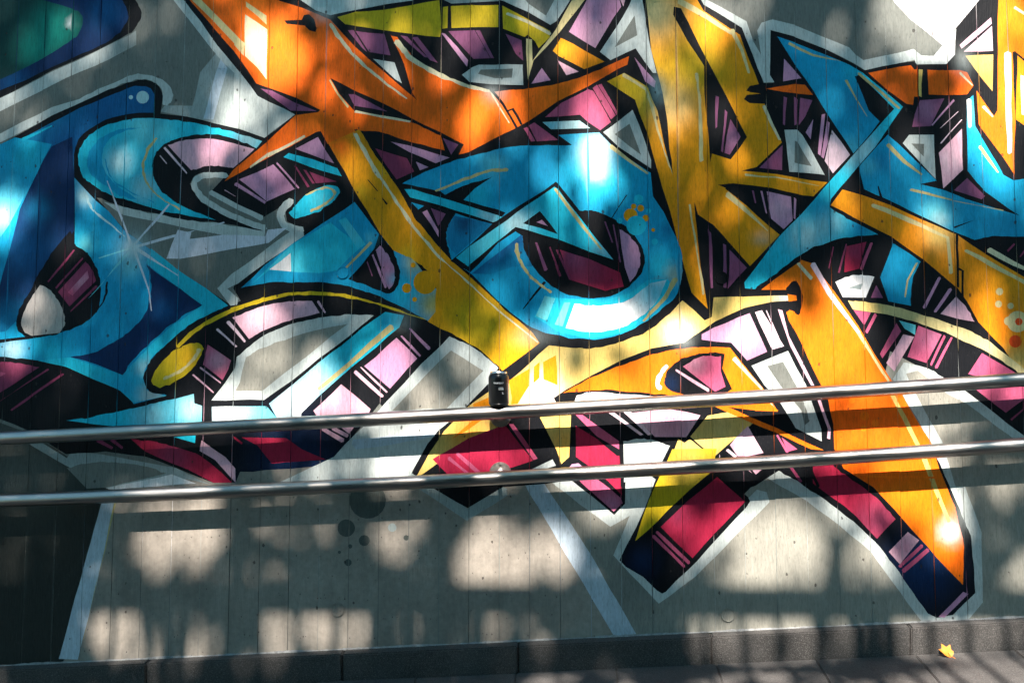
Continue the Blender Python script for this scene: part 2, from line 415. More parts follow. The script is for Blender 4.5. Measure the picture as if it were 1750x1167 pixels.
MURAL = '''
P PX conc 190,845 300,815 420,800 560,795 700,800 905,828 1066,1082 1085,1200 90,1200
P PX bg2 905,828 1066,1082 1085,1200 2400,1200 2400,700 1750,600 1400,600
G PX bg .8 1080,1000,70
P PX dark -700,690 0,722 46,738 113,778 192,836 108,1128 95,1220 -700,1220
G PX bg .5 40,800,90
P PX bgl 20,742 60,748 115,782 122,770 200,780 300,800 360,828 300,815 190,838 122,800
P D1 bg 345,60 450,35s 600,30s 760,55s 860,88 560,158 450,165
P D1 white 545,163 885,92 1010,140 600,170
G D1 bgl .6 560,165,120
P D1 tick 525,235 592,232 500,640 460,830 425,945 402,1046 302,1046 370,790 430,580
P D2 tick 950,135 1050,130 1300,510 1530,915 1415,925 1200,560
S D1 ygr 8 3 592,240 540,480 430,940
C D2 bub 145,225,95
C D2 bub 35,368,45
C D2 bub 128,432,28
C D2 bgl 272,365,22
C D2 bub 344,418,14
C D2 bub 55,462,11
C D2 bub 45,545,18
C D2 bub 0,492,8
C A4 bub 745,40,62
C A4 bub 620,85,32
C A4 bub 560,70,14
C A4 bub 615,40,15
P A1 k -400,840 -160,735 0,650 160,570 350,470 540,390 720,300 850,230s 920,160s 940,100s 930,50s 885,-20 700,-160 -400,-160
P A1 navy -400,785 0,600 170,535 350,445 540,360 700,290s 800,215s 845,140s 853,95s 840,50s 800,-10 700,-150 -400,-150
G A1 nblue .8 700,80,130
G A1 nblue .7 100,560,120
P A1 dgreen -400,710 0,530 180,440 350,350 480,265s 535,200s 548,120s 500,70s 280,0 0,-150 -400,-150
G A1 green .95 360,190,190
G A1 green .8 240,330,150
G A1 white .95 460,155,26
P A1 halo -300,800 0,655 160,575 350,475 540,395 720,305 860,235 905,200 905,295 720,400 540,480 350,570 170,660 0,748 -300,880
G A1 bg .6 850,300,160
P A1 halo -300,1080 0,948 160,870 340,775 530,690 720,600 850,550s 920,533s 1010,540s 1075,600s 1080,700 1110,705 1150,660s 1130,580s 1050,520s 930,495s 850,512s 700,575s 530,655 350,718 150,812 0,888 -300,1010
G A1 bgl .5 900,500,120
P A1 bgl 1060,740 1090,700 1280,705 1330,480 1440,345 1240,110 1150,-40 1215,-40 1700,600 1760,650 1760,915 1600,870 1240,780
G A1 halo .9 1640,800,160
G A1 halo .5 1350,250,100
P A1 tick 1465,385 1510,455 1415,800 1350,790
S A1 halo 60 40 1180,-10 1300,150 1440,330 1690,600
P PX halo 441,165 505,196 452,236 400,215 400,120
G PX bgl .6 455,190,35
S D3 halo 130 130 520,150 270,730 560,1030 780,850 1240,380 1330,290
S D4 halo 80 80 440,70 650,195 820,320 985,460 1260,830 1400,850 1495,740 1490,400 1400,150 1300,-20
S D2 bgl 60 60 340,90 480,175 660,300 850,175
S D2 halo 90 90 1100,80 1415,320 1480,260 1600,130
P D2 halo 1480,-30 1700,-30 1640,110 1520,290 1460,280
P PX k -340,420 0,247 42,225 89,199 137,177 185,154 219,142s 237,137s 257,138s 273,149s 277,165 274,194 319,199 368,211 411,222 452,236 505,196 441,165 373,78 313,-3 270,-70 1830,-70 1830,810 1750,744 1645,665 1520,600 1500,690 1400,760 1290,830 1200,860 1150,840 1069,780 1067,861 1049,879 978,822 860,832 799,868 739,833 704,808 720,770 650,690 580,772 565,795 410,806 403,825 365,825 249,780 180,772 113,776 46,735 0,716 -340,640
G PX navy .6 500,790,80
P D4 k 440,58 520,90s 650,172s 820,298s 980,440s 1150,660s 1255,808 1300,832 1380,815 1495,700 1490,640 1478,420s 1440,330s 1380,180s 1290,-20 1200,-120 500,-120
G D4 navy .9 1230,580,170
P D3 k 640,-60 590,20 520,190 440,390 380,530 300,680 255,770 300,820 430,900 530,1000 575,1022 605,1010 760,850 980,620 1200,385 1230,335 1215,300 1190,280 1400,60 1400,-60
G D3 navy .5 430,780,120
P PX bg 200,-300 303,-14 700,-16 1100,-13 1500,-17 1840,-14 1840,-300
P A2 halo 420,-60 430,-10 540,75 640,108 690,92 810,68 1000,35 1180,3 1250,-60
G A2 pcyan .5 620,60,140
P A2 bgl 1390,-60 1395,0 1440,22 1600,14 1760,8 1760,-60
P A3 halo 100,-60 180,0 230,10 400,85 545,168 585,145 680,-5 700,-60
P A3 bg 330,-60 400,25 520,102 590,-20 600,-60
P A3 halo 880,345 950,395 1110,322 1230,490 1248,490 1225,380 1190,180 1158,-10 1090,-10 1070,40 980,190
P A3 bg 1105,105 1125,235 970,318
P A3 halo 900,885 1090,730 1170,930 1215,1060 1215,1120 1000,985
P A3 bg 972,890 1070,820 1145,1032
P A3 halo 25,455 70,435 365,430 372,565 150,562 10,545 -40,500
P A3 bg 65,490 82,465 295,460 290,520 180,522
P A2 halo 925,395 1065,420 1115,557 1070,525
P A4 bg 20,-60 10,25 215,150 335,452 388,450 365,410 372,165 490,195 660,265 820,345 882,382 1155,328 1165,350 1330,352 1378,300 1368,165 1440,80 1510,0 1540,-60
P A4 halo -20,-30 15,-5 235,120 275,230 322,300 300,170 320,128 380,108 500,140 660,205 800,262 835,300 875,330 1000,300 1150,270 1195,305 1260,305 1310,245 1380,160 1378,300 1330,352 1165,350 1155,328 882,382 820,345 660,265 490,195 372,165 365,410 388,450 335,452 215,150 10,28
G A4 white .8 1330,280,90
P A4 white 1000,-40 1060,30 1140,110 1310,247 1372,160 1440,80 1510,0 1540,-60
P A4 halo 445,710 520,708 545,735 665,952 640,948 475,932
P A4 bg 505,768 522,775 602,902 505,887
P A4 halo 1092,780 1125,730 1260,730 1270,975 1215,915
P A4 bg 1140,785 1208,782 1210,852
P B1 bg 640,345 850,412s 1040,450s 1250,492s 1440,510s 1735,562 1745,540 1560,470s 1400,410s 1320,340s 1270,260s 1280,210s 1330,180s 1400,175 1510,185 1395,310 1590,400 1751,470 1946,350 1895,430 1905,500 2018,550 1750,740 1556,920 1545,945 1590,1025 1530,1055 1370,940 1180,820 1010,690 920,625 830,560 720,430
P B1 halo 690,372 850,412s 1040,450s 1250,492s 1440,510s 1735,562 1765,560 1760,600 1500,592 1250,545 1040,503 810,452
S B1 halo 36 42 1505,192 1400,190s 1320,210s 1290,250s 1340,340s 1450,415s 1600,490s 1760,545
S B1 halo 32 30 1400,305 1590,405 1745,480
S B2 halo 50 50 380,365 330,410s 308,470s 345,530s 450,560
S B1 halo 78 70 2000,568 1760,735 1560,880 1480,945 1560,1035
P B1 arrow 1185,555 1272,575 1262,615 1480,590 1765,598 1775,555 1908,545 1790,640 1556,680 1200,748 1110,745
P C2 halo -160,715 -60,600 5,500 15,425 180,300s 370,215s 560,170s 760,148s 928,150 760,290 560,440 380,580 200,716
P C2 bg2 10,655 40,600 80,430 180,370s 400,290s 760,205 640,300 400,490 185,652
P C2 halo 1430,290 1560,350s 1680,430s 1755,500 1690,600 1540,760 1360,915 1280,1010 1180,1190 1150,1260 300,1260 660,1090 950,790
P C2 bg2 1440,385 1660,520 1410,765 1050,785 1200,620
G C2 conc .4 1250,700,120
S C2 tick 70 40 800,1010 1050,980 1330,930
P C3 halo 1030,990 1120,975s 1230,978s 1345,1020 1295,1115 1260,1200 1035,1260
P C4 halo 270,395 465,315 560,500 590,580 650,740 650,805 510,735 490,700 420,590 340,500
P C4 bg 355,400 440,380 520,520 570,640 585,700 560,722 540,640 430,510
P C4 halo 1035,465 1095,378 1220,410s 1310,460 1420,525 1600,660 1780,800 1780,850 1250,860 1180,700 1080,545
P C4 bg2 1110,440 1170,425 1330,545 1440,600 1600,725 1780,860 1780,1050 1380,1050 1300,810 1230,680
P B4 white 725,735 800,707s 880,700s 935,708 890,820 765,818
P B4 bgl 785,770 875,745 860,778
P D2 halo 985,62 1100,10 1118,45 1060,62
P PX blue -340,420 -40,275 0,258 38,237 87,210 136,186 180,167 221,152s 242,148s 257,152s 265,162 264,194 224,195s 180,206s 152,221s 134,239s 126,265 126,300 127,345 121,394 98,420 75,453 51,497 36,523 28,548 31,564 44,575 0,580 -340,600
G PX nblue 1 120,250,90
G PX nblue 1 250,170,80
G PX nblue 1 180,180,70
P B1 navy 345,0 480,-60 500,300 495,560 200,960 110,1160 40,1230 -60,1240 0,930 130,420 230,200
G B1 nblue .9 180,700,200
G B1 mblue .8 60,1180,160
G B1 mblue .7 250,420,90
P B1 blue -500,900 0,610 60,520 200,270 345,-10 100,-60 -500,200
G B1 lcyan .9 20,430,170
G B1 cyan .8 200,60,160
G B1 pcyan .8 10,470,80
S A1 cyan 26 10 150,930 345,840
C A1 pcyan 948,648,42
C A1 pcyan 870,648,14
P A1 cyan 1740,940 1600,895s 1430,850s 1240,808s 1060,788s 900,790s 720,830s 620,880s 560,940s 530,1000s 525,1090s 550,1172s 620,1232s 700,1282s 800,1317s 900,1347s 1050,1392s 1200,1427s 1430,1462 1200,1367s 1130,1317s 1050,1242s 1018,1150s 1015,1080s 1040,1010s 1100,955s 1250,905s 1400,893s 1560,925s 1700,985
G A1 lcyan .8 980,850,150
G A1 pcyan .8 1650,930,100
G A1 pcyan .6 960,1250,90
G A1 pcyan .9 795,1075,95
P A1 blue 950,845 800,860s 700,900s 610,980s 580,1060s 600,1150s 680,1220s 800,1300s 920,1330 800,1250s 710,1160s 680,1060s 700,960s 780,890s
S A1 blue 12 4 700,1060s 725,1150s 800,1240s 1020,1345
S A1 ygr 20 8 1040,920 980,1000s 950,1100s 960,1180s 1000,1250s 1060,1310s 1200,1395
P C1 blue 500,-760 560,-690 640,-610 720,-540 830,-410 920,-350 1010,-280 1180,-150 1370,-27 1515,85 1400,140s 1250,220s 1100,345s 1000,450s 955,560s 985,650s 1108,685 890,738 800,650s 620,570s 430,490s 250,448s 0,425 -1300,400 -1300,330 0,335 260,300 500,200
G C1 cyan .9 540,-300,110
G C1 lcyan .9 570,-320,60
G C1 pcyan .9 560,-640,70
G C1 pcyan .9 80,380,90
G C1 cyan .8 330,380,120
G C1 lcyan .7 860,-170,90
P C1 cyan 1000,-290 1180,-150 1370,-27 1515,85 1400,140s 1250,220s 1100,345s 1000,450s 955,560s 985,650s 1108,685 890,738 800,650 620,570 430,490 250,448 465,432 815,545 880,470 1000,345s 1190,185s 1345,85 970,-190
G C1 blue .8 820,620,130
G C1 halo .9 1000,680,80
G C1 halo .5 960,500,60
P C1 navy 970,-190 1345,85 1190,172s 1000,332s 880,455s 815,545 640,475 465,432 620,400s 800,300s 920,200s 990,80s 1005,-20s 1000,-110s
G C1 nblue .6 1080,120,90
P B1 k 470,560 500,655s 560,692s 620,770s 655,850s 668,950s 640,1102s 560,1172s 440,1227s 350,1257s 200,1272s 150,1252s 110,1200s 110,1150s 140,1060s 200,960s 290,790s 380,660s
S B1 k 16 8 715,905 700,1000s 640,1105
S B1 dros 12 5 490,690 320,905
S B1 dros 8 4 550,745 370,945
P B1 dros 570,765 620,830s 637,895 460,1067 388,965
G B1 rose .4 480,900,90
P B1 rose 580,830 592,875 480,990 452,968
G B1 pink .5 540,890,60
S B1 dros 12 8 640,930 470,1100
P B1 tooth 265,920 330,955s 390,1030s 425,1120s 428,1190s 395,1240 210,1258 165,1235s 143,1180s 165,1080s
S B1 pcyan 16 8 575,330 600,400s 660,460s 830,600
S B1 arrow 5 19 715,230 875,660
S B1 arrow 5 19 1125,385 890,660
S B1 arrow 5 19 1490,505 890,670
S B1 arrow 5 19 1185,860 890,670
S B1 arrow 5 19 1008,1090 990,960 890,680
S B1 lcyan 4 13 580,1020 880,680
S B1 lcyan 4 13 655,745 880,675
P C1 cyan 440,850 620,825s 780,790s 975,745s 1165,700 1290,672 1290,735 1345,750 1340,870 765,890 620,872
G C1 pcyan .8 1270,760,130
G C1 pcyan .5 1000,820,120
P C1 dros -1300,420 0,460 100,465s 260,497 0,662 -1300,900
G C1 rose .5 120,500,80
P C1 rose -100,500 40,532 0,560 -100,580
S C1 dros 14 6 322,510 0,720
S C1 dros 16 8 422,540 70,780
S C1 dros 22 14 650,980 745,1035
S C1 dros 24 14 740,975 815,1030
P C1 crim 860,968 1000,985s 1100,1008s 1330,1085s 1545,1265 1420,1265 1240,1167 960,1060
G C1 dros .8 1150,1080,120
P C1 pink 1335,980 1500,1090 1560,1167 1565,1262 1430,1110 1325,1050
P C1 cyan 1150,955 1300,945 1300,1002
P C1 oly 1005,590 1030,520s 1110,430s 1200,360s 1290,335s 1345,350s 1340,400s 1290,490s 1200,570s 1100,620s 1040,628s
G C1 yel .3 1250,420,90
S C1 crm 16 24 1090,575 1200,520s 1290,440s 1325,375
S C1 oly 22 28 1180,360 1270,270 1360,212s 1550,115s 1760,42
S C2 oly 30 12 -20,118 160,58 370,8 560,5s 760,25s 960,75s 1150,140 1285,180
G C2 oly .7 900,70,300
P C2 pink -10,165 180,95s 370,60s 520,55 570,135 370,185s 180,260s 98,312
G C2 wpk .9 180,160,100
S C2 pink 20 12 555,58 603,132
S C1 wpk 20 14 1515,195 1630,325
S C1 wpk 14 6 1445,240 1570,360
P C1 rose 1380,350 1535,450 1520,510 1480,580 1350,480
G C1 pink .6 1450,450,80
S C1 pink 18 12 1330,500 1465,600
S C1 pink 14 10 1285,545 1415,660
P C2 lcyan -150,757 215,754 285,840 -150,870
G C2 white .9 -60,800,150
P C2 cyan 235,740 380,620 560,470 930,180 1005,130 1130,150 1100,230 800,480 560,690 445,800 440,840 290,840
G C2 white 1 400,740,170
G C2 pcyan .8 560,560,130
G C2 mblue .7 1000,200,60
S C2 ygr 36 24 1050,225 760,480 560,642
P C2 lil 865,485 1085,300 1220,440 1035,637
G C2 rose .35 1030,450,120
S C2 lil 16 18 1110,285 1240,420
S C2 lil 12 24 1165,240 1295,370
S C2 pink 14 14 840,495 1015,660
S C2 pink 18 20 805,525 985,690
P C2 pink 525,785 715,605 910,770 880,830 560,845
G C2 rose .4 770,720,90
S C2 pink 26 26 590,905 722,985
S C2 pink 24 24 655,900 752,952
P C2 pink 700,890 795,890 762,935
P C2 crim 50,960 350,965 450,1040 610,1112 250,1135 150,1010
S C2 crim 18 14 0,960 50,1000
P A2 org -296,0 -350,-90 220,-90 300,5 450,50 560,95 640,130 800,310 900,400 1110,575 1215,668 1185,620 1130,430 1040,240 1085,250 1180,375s 1280,450s 1380,512s 1560,590s 1700,612 1840,600 1956,592s 2156,555s 2356,490s 2536,415 2626,375 2616,430 2556,455 2356,575 2156,675 1956,805 1766,905 1556,1012 1490,1032 1525,962 1370,880 1180,785 990,690 800,600 640,520 700,620 770,700 800,735 980,770s 1180,815s 1370,900 1395,998 1180,945s 1000,885s 860,868s 800,862 850,930 620,955 575,872 550,880 370,972 40,1150 -60,1205 0,1130 220,945 415,765 560,745 575,732 430,655 300,605 150,555 0,342
G A2 lorg .9 330,280,180
G A2 lorg .7 120,20,160
G A2 lorg .8 1680,740,220
G A2 lorg .6 2156,600,220
G A2 lorg .5 500,820,120
G A2 halo .5 1740,620,70
P A2 crm -276,0 -216,0 64,285 62,355 -76,210
P A2 crm 80,10 220,105 218,165 80,42
P A2 pale 75,95 218,200 215,530 150,450 65,370
P A2 crm 0,230 70,290 65,372 0,300
P A2 k 335,140 350,165 465,175 500,210 540,215 552,190 535,130 500,95 465,100 450,135
S A2 pale 28 10 640,165 720,280s 810,385s 990,540s 1145,655
S A2 pale 38 18 1080,275 1130,340s 1185,395s 1380,505s 1560,575s 1700,608
S A2 crm 12 10 640,535 690,620 760,715
S A2 pale 18 10 805,740 980,775 1170,815
S A2 pale 22 18 220,1035 470,905
S A2 pale 12 20 110,1110 220,1035
S A3 pale 18 6 10,575 150,610 210,720 270,820
S A3 k 22 18 150,595 230,690 325,855
S A3 k 16 16 262,742 295,725 320,770 355,832
P A2 mau 175,590 250,602 400,680 550,740 380,740 350,715 240,640
P A2 oly 690,115 810,80 1000,65 1180,35 1365,5 1375,200 1365,250 1180,228 1000,205 820,180 740,165
P A2 oly 1385,50 1420,45 1420,185 1385,190
P A2 oly 1445,45 1560,40 1755,36 1755,183 1445,187
P A3 oly 228,40 330,95 545,210 540,250 465,320 440,275 395,235 370,250 228,190
S A3 pale 18 24 260,95 400,150 545,225
P A2 mau 755,205 795,205 885,350 850,320
P A2 mau 810,205 1000,225 1040,370 900,350
P A2 mau 1105,240 1150,245 1290,385 1265,380
P A2 mau 1180,250 1215,250 1350,415 1300,402
P A2 lil 1375,215 1400,230 1555,400 1550,447
P A2 mau 1425,210 1595,205 1700,390 1590,395
P A2 mau 1605,205 1635,205 1725,390 1705,390
P A3 mau 250,230 355,270 365,410 320,370
G A3 rose .4 330,330,60
P A3 crm 700,-20 785,-20 610,220 435,400 398,535 388,260 425,265 430,405 585,200
P A3 lil 665,215 780,20 800,-30 1000,-30 1020,50 960,130 845,325 780,290
G A3 pink .6 850,240,100
G A3 mau .4 940,80,80
P A3 pink 1005,-20 1050,-20 1030,47
P A3 yel 565,340 620,255 780,335 910,410 770,462 600,375
G A3 oly .7 620,330,70
P A3 lil 420,560 490,450 550,535
P A3 pink 595,400 735,475 655,500
P A3 rose 515,780 620,690 800,595 830,605 950,815 880,865 800,815 740,765 600,775
P A3 rose 830,590 855,570 980,770 950,800
P A3 rose 865,565 885,560 990,745 982,765
P A3 rose 370,855 395,845 445,940 415,945
P A3 rose 405,835 440,820 600,935 460,940
P A3 pcyan 495,815 740,800 810,850 550,862
G A3 cyan .6 540,820,60
P A3 lil 1105,380 1190,480 1245,540 1240,585 1180,545
P PX och 1098,-60 1180,-60 1185,-10 1201,18 1250,50 1264,60 1297,145 1307,179 1335,244 1294,286 1268,292 1300,294 1357,303 1414,311 1389,337 1351,332 1294,319 1245,313 1240,322 1332,401 1280,457 1269,440 1219,385 1200,372 1191,366 1186,345 1197,455 1209,529 1181,502 1165,435 1145,361 1112,250 1107,231 1093,195 1085,171 1038,140 1066,125 1107,149 1124,190 1134,244 1150,298 1143,231 1132,159 1114,85 1105,0
G PX yel .9 1225,60,70
G PX oly .9 1085,150,60
G PX oly .8 1190,110,60
G PX crm .9 1115,20,50
G PX crm .6 1150,180,40
G PX lorg .4 1180,400,70
P PX k 1152,12 1150,25 1203,113 1204,155 1210,240 1214,277 1216,262 1247,273 1277,235 1231,145 1200,88 1163,15
P A4 mau 75,520 92,530 82,690 70,700
P A4 mau 125,600 137,612 112,832 98,825
P A4 mau 155,650 210,745 150,842 118,830
G A4 lil .5 160,760,60
P B4 k 90,210 170,205 370,222 605,283 440,460 155,235
P B4 lil 350,245 480,275 490,400 440,450 375,395
G B4 pink .6 420,340,70
S B4 mau 8 8 275,240 290,305
S B4 lil 12 12 322,245 350,360
P B4 lil 497,280 512,290 508,395 497,390
P PX k 1186,345 1191,366 1219,385 1269,440 1284,458 1253,498 1216,502 1197,455
P B4 mau 30,450 50,470 58,770 46,770
P B4 mau 113,530 130,540 132,770 118,770
P B4 mau 150,565 243,660 140,775
G B4 rose .3 170,680,80
P A4 k 238,490 260,468 345,455 355,490 340,510 260,500
P A4 k 230,540 245,520 340,510 348,565 260,557
S A3 crm 34 22 1400,5 1500,60 1750,222
S A4 crm 30 16 160,165 215,270 255,395
S A3 crm 16 26 1520,490 1540,700s 1550,1070
S A3 crm 26 8 1030,500 1180,590 1230,740s 1290,960s 1358,1160
S A4 pale 18 12 335,575 380,680 420,762
S B4 crm 12 6 235,155 400,170 640,215
S B4 crm 24 8 135,255 220,330 360,460
S B3 crm 14 18 1475,390 1520,700 1565,980
P A4 org 350,485 400,475 510,455 560,465 600,520 440,500
P A4 lil 450,325 540,425 438,445
P A4 blue 405,200 490,228 660,290 800,352 870,395 835,415 970,660 825,840 560,430
G A4 mblue .7 860,560,90
G A4 lcyan .5 820,800,60
G A4 cyan .5 820,390,60
P A4 k 830,415 870,420 1045,590 962,662 905,600
P B4 cyan 830,-415 870,-400 1095,-215 940,0 700,290 690,330 800,400s 960,480 830,490s 690,520s 550,580s 400,690s 290,778 232,772 230,740 420,490 540,370 610,290 860,0 1045,-205
G B4 pcyan .9 850,20,100
G B4 pcyan .8 560,490,90
G B4 pcyan .6 690,420,80
G B4 mblue .9 860,440,80
G B4 blue .6 640,330,70
S A4 ygr 16 4 470,235 600,300 750,335
S A4 ygr 14 5 785,440 840,540 895,630
S A4 ygr 18 14 850,402 960,490 1075,587
P A4 mau 440,530 457,535 452,680 440,675
P A4 mau 500,530 517,540 512,680 500,685
P A4 mau 535,530 602,545 560,640 525,685
P A4 lil 560,720 605,650 590,760
P A4 lil 650,625 668,620 655,760 640,850 628,835
P A4 lil 680,660 692,670 682,780 660,860 648,850
P A4 wpk 705,710 805,840 710,940 668,875
P A4 mau 310,917 435,790 435,927
G A4 rose .4 390,890,50
P A4 org 905,400 1130,355 1150,380 1175,380 1175,525 1150,525 1145,567 1110,565 1000,485
P A4 cry 1177,378 1202,380 1197,525 1175,525
P A4 org 1225,382 1400,382 1440,395 1475,465 1440,510 1400,515 1230,515
S A4 pale 16 8 1405,400 1470,465
P A4 mau 1180,545 1320,540 1240,690 1140,690
G A4 lil .4 1220,600,60
S A4 lil 14 8 1370,545 1250,680
S A4 wpk 8 3 1390,610 1295,700
S A4 wpk 12 5 1410,655 1300,780
P A4 pink 1285,830 1410,700 1418,920 1310,1020
G A4 wpk .7 1340,880,60
P B4 blue 850,110 1010,-60 1270,185 1180,205 1310,235 1440,290 1730,380 1540,250 1440,130 1437,-250 1475,-280 1485,-110 1640,160 1700,190 1830,170 1830,500 1590,490s 1480,512 1380,470 1200,385 880,230
G B4 lcyan .95 1270,375,90
G B4 pcyan .8 1290,400,45
G B4 lcyan .8 1460,-180,70
G B4 mblue .9 980,80,60
G B4 lcyan .5 900,110,50
G B4 mblue .5 1600,440,100
S B4 pink 12 5 1330,200 1415,130
P B4 mau 1365,240 1440,175 1540,270 1520,290
S A4 ygr 20 8 1010,785 1100,880 1195,948
S B4 ygr 14 10 1135,235 1360,295
S B4 ygr 8 3 1360,295 1640,350
S B4 ygr 20 6 1510,0 1610,142
S A4 white 26 20 1450,545 1455,690
S B4 k 8 14 955,218 975,290
S B4 k 14 8 1370,442 1470,405
P A4 lorg 1610,-60 1830,-60 1830,380 1750,330 1690,285 1705,640 1697,948 1640,860 1505,680 1493,490 1590,632 1606,600
G A4 yel .9 1680,150,180
G A4 org .6 1600,720,120
G A4 yel .7 1680,500,100
P A4 k 1685,285 1700,280 1830,385 1830,400 1712,305 1706,650 1830,740 1830,1010 1700,945 1703,640
S A4 wpk 40 26 1660,290 1665,560 1672,830
S A4 pale 16 12 1530,580 1580,632
S A4 pale 14 14 1700,40 1760,80
P A4 yel 1712,305 1830,400 1830,740 1706,650
P A4 white 1735,410 1830,440 1830,640 1735,620
P A4 pink 1400,245 1570,95 1576,130 1410,263
P A4 wpk 1420,280 1575,145 1580,280
G A4 pink .8 1500,240,70
P A4 cry 1430,305 1580,300 1580,497
G A4 lorg .5 1560,440,60
P B2 lil 35,225 265,120 405,285 215,370
G B2 mau .4 320,240,80
P A2 lil 410,995 555,910 665,1085
G A2 mau .4 600,1050,60
P B2 cyan 330,75 365,48 520,90 685,150 715,203 590,165
P B2 dros 400,135 420,140 500,265 485,272
P B2 dros 460,160 480,160 535,245 520,250
P B2 dros 500,170 685,235 540,245
S B2 lil 16 12 10,250 205,375
S B2 lil 10 16 285,110 430,280
S B2 pink 10 6 -60,290 10,335
P A1 pink 1120,965 1230,932s 1400,925s 1590,965 1690,990 1550,1120 1480,1105s 1380,1105s 1270,1135
G A1 lil .5 1400,960,120
S B1 wpk 14 10 1095,10 1240,180
S B1 wpk 10 2 1060,65 1105,115
P B2 cyan 365,440 420,375s 500,310s 600,265s 670,265s 703,295s 680,345s 600,410s 500,455s 400,478s
G B2 lcyan .4 560,350,60
S B2 ygr 10 20 480,325 580,280s 650,285s 668,320s 600,385s 510,432
P B2 blue 50,942 200,795 400,640 585,515 800,370 965,585 1100,690 1200,760 1380,1000 1370,1180 1290,1160 1150,1085s 950,990s 780,938s 620,907s 440,902s 250,907s
G B2 cyan .7 1200,950,150
G B2 oly .8 1330,1050,110
G B2 oly .7 1220,760,90
P B2 cyan 110,920 385,655 640,505 845,672 680,830 560,838 400,835 230,825
G B2 lcyan .5 350,800,120
P B2 white 235,822 375,710 380,832
P B2 cyan 690,492 740,475 870,650 820,682
G B2 lcyan .6 780,580,90
B B2 lcyan .6 910,610,40,40
S B2 ygr 16 16 692,865 912,640
P B2 k 965,585 1050,680s 1095,800s 1100,880s 1070,950s 1030,978s 950,950s 765,885 850,790 935,680
P B2 lil 945,690 975,665 1030,730s 1065,820s 1065,900s 1030,948 1005,900
G B2 cyan .6 1060,880,40
G B2 rose .4 1010,800,50
S B2 lil 12 18 920,720 1010,935
S B2 mau 4 10 882,770 920,865
P B2 och 620,-22 640,0 780,260 890,440 970,580 1060,690 1110,715 1230,780s 1330,900s 1340,1100 1290,1160 1370,1200 1560,1310s 1680,1390s 1785,1500 2026,1305 1980,1240 1800,1090 1750,1035 1560,855 1450,765 1330,630s 1200,470s 1100,300s 960,90s 830,-110
G B2 org .9 690,-10,110
G B2 yel .7 1480,900,140
G B2 oly .9 1640,1200,260
G B2 oly .6 1150,730,70
G B2 oly .5 1000,150,70
G B2 oly .5 840,300,60
C B2 och 1270,905,78
C B2 och 1148,943,32
C B2 och 1190,790,17
C B2 och 1200,1018,16
S A2 pale 24 22 805,890 870,1010s 965,1180
S B2 pale 22 8 850,10 960,185s 1080,370s 1200,540s 1360,730s 1560,910s 1750,1090 2020,1300
S B2 k 5 4 890,225 955,300
S B2 k 5 4 985,345 1015,385
P A2 dros 940,985 1150,1050 1195,1140 1080,1195
P A2 lil 1045,945 1170,975 1430,1045 1340,1085 1170,1010
P A2 lil 1205,1075 1295,1110 1235,1132
P A2 mau 1390,920 1490,965 1440,1035
P A2 mau 760,620 800,625 1015,740 800,700
P B3 blue -446,250 -166,120s 0,75s 200,20s 400,-3s 690,0 600,-75 870,-92 1000,35 1210,180 1225,335 1300,440 1380,600 1425,760s 1420,880s 1380,990s 1290,1082s 1150,1182s 1000,1252s 820,1284s 610,1262s 400,1187s 200,1035 20,850 -106,760 -141,650s -145,560s -100,470 -60,400 -180,300
G B3 cyan .8 860,120,240
G B3 white 1 850,30,110
G B3 white .9 850,150,80
G B3 lcyan .6 160,120,90
G B3 cyan .8 50,330,110
G B3 cyan .8 1290,820,120
G B3 ygr .6 1370,850,60
G B3 cyan .9 1100,1080,160
G B3 mblue .5 500,120,120
G B3 nblue .6 1330,560,60
P B2 k 1390,325 1530,262s 1720,205 1600,285 1520,365 1440,350
P B2 k 1090,250 1180,262 1400,318 1750,422 1800,445 1735,520 1560,475 1350,405 1200,370
P B2 cyan 1130,285 1190,285 1450,365 1750,452 1795,470 1720,503 1560,455 1370,395 1170,340
G B2 pcyan .8 1690,465,70
P B2 k 1160,340 1370,400 1470,445 1425,520s 1410,600s 1430,700 1450,765 1340,640 1200,470
P B2 blue 1175,375 1260,395 1225,422
P B2 lil 1250,440 1285,425 1360,560 1357,602
P B2 mau 1310,415 1405,450 1360,532
P B2 mblue 1460,462 1560,478 1725,520 1470,722 1418,640s 1425,540s
G B2 navy .8 1530,510,80
S B2 ygr 14 22 1340,297 1550,215s 1700,165s 1815,155
P B3 k 360,600 500,500 740,430 830,430s 960,480s 1080,560s 1150,660s 1175,760s 1140,860s 1040,950s 930,1000s 800,1010s 650,980s 520,900s 430,790s 375,690s
P B3 crim 610,690 800,750 1010,840 1035,935 910,965 670,885
G B3 dros .85 760,790,170
G B3 mau .5 700,730,90
S B3 mau 14 20 450,640 515,825
S B3 dros 12 18 545,670 610,860
S B3 dros 12 18 590,690 672,880
S B3 mau 5 10 910,500 960,640
S B3 mau 8 12 965,520 1012,770
P B3 lil 1005,550 1080,600s 1140,690s 1143,780s 1110,860 1075,900 1040,800
P B3 k -115,765 0,668 160,520 585,235 605,262 745,430 975,770 600,650 365,600 315,570 200,650 15,835
P B3 cyan -80,740 0,680 180,545 400,392 570,275 600,290 960,752 800,700 590,615 400,558 315,538 180,640 10,790 0,800
G B3 pcyan .9 320,510,110
G B3 lcyan .6 100,640,120
G B3 pcyan .6 900,720,70
P B3 k 368,512 475,428 597,582
P B3 lil 455,507 490,490 527,532
S B3 ygr 18 18 575,282 700,450 885,682
P B3 nblue 25,845 350,590 360,600 370,680 430,800 300,800 150,850
G B3 blue .9 200,900,130
G B3 blue .8 340,760,90
S B3 k 10 7 950,480 1055,320
S B3 k 22 5 510,905 440,990 370,1082
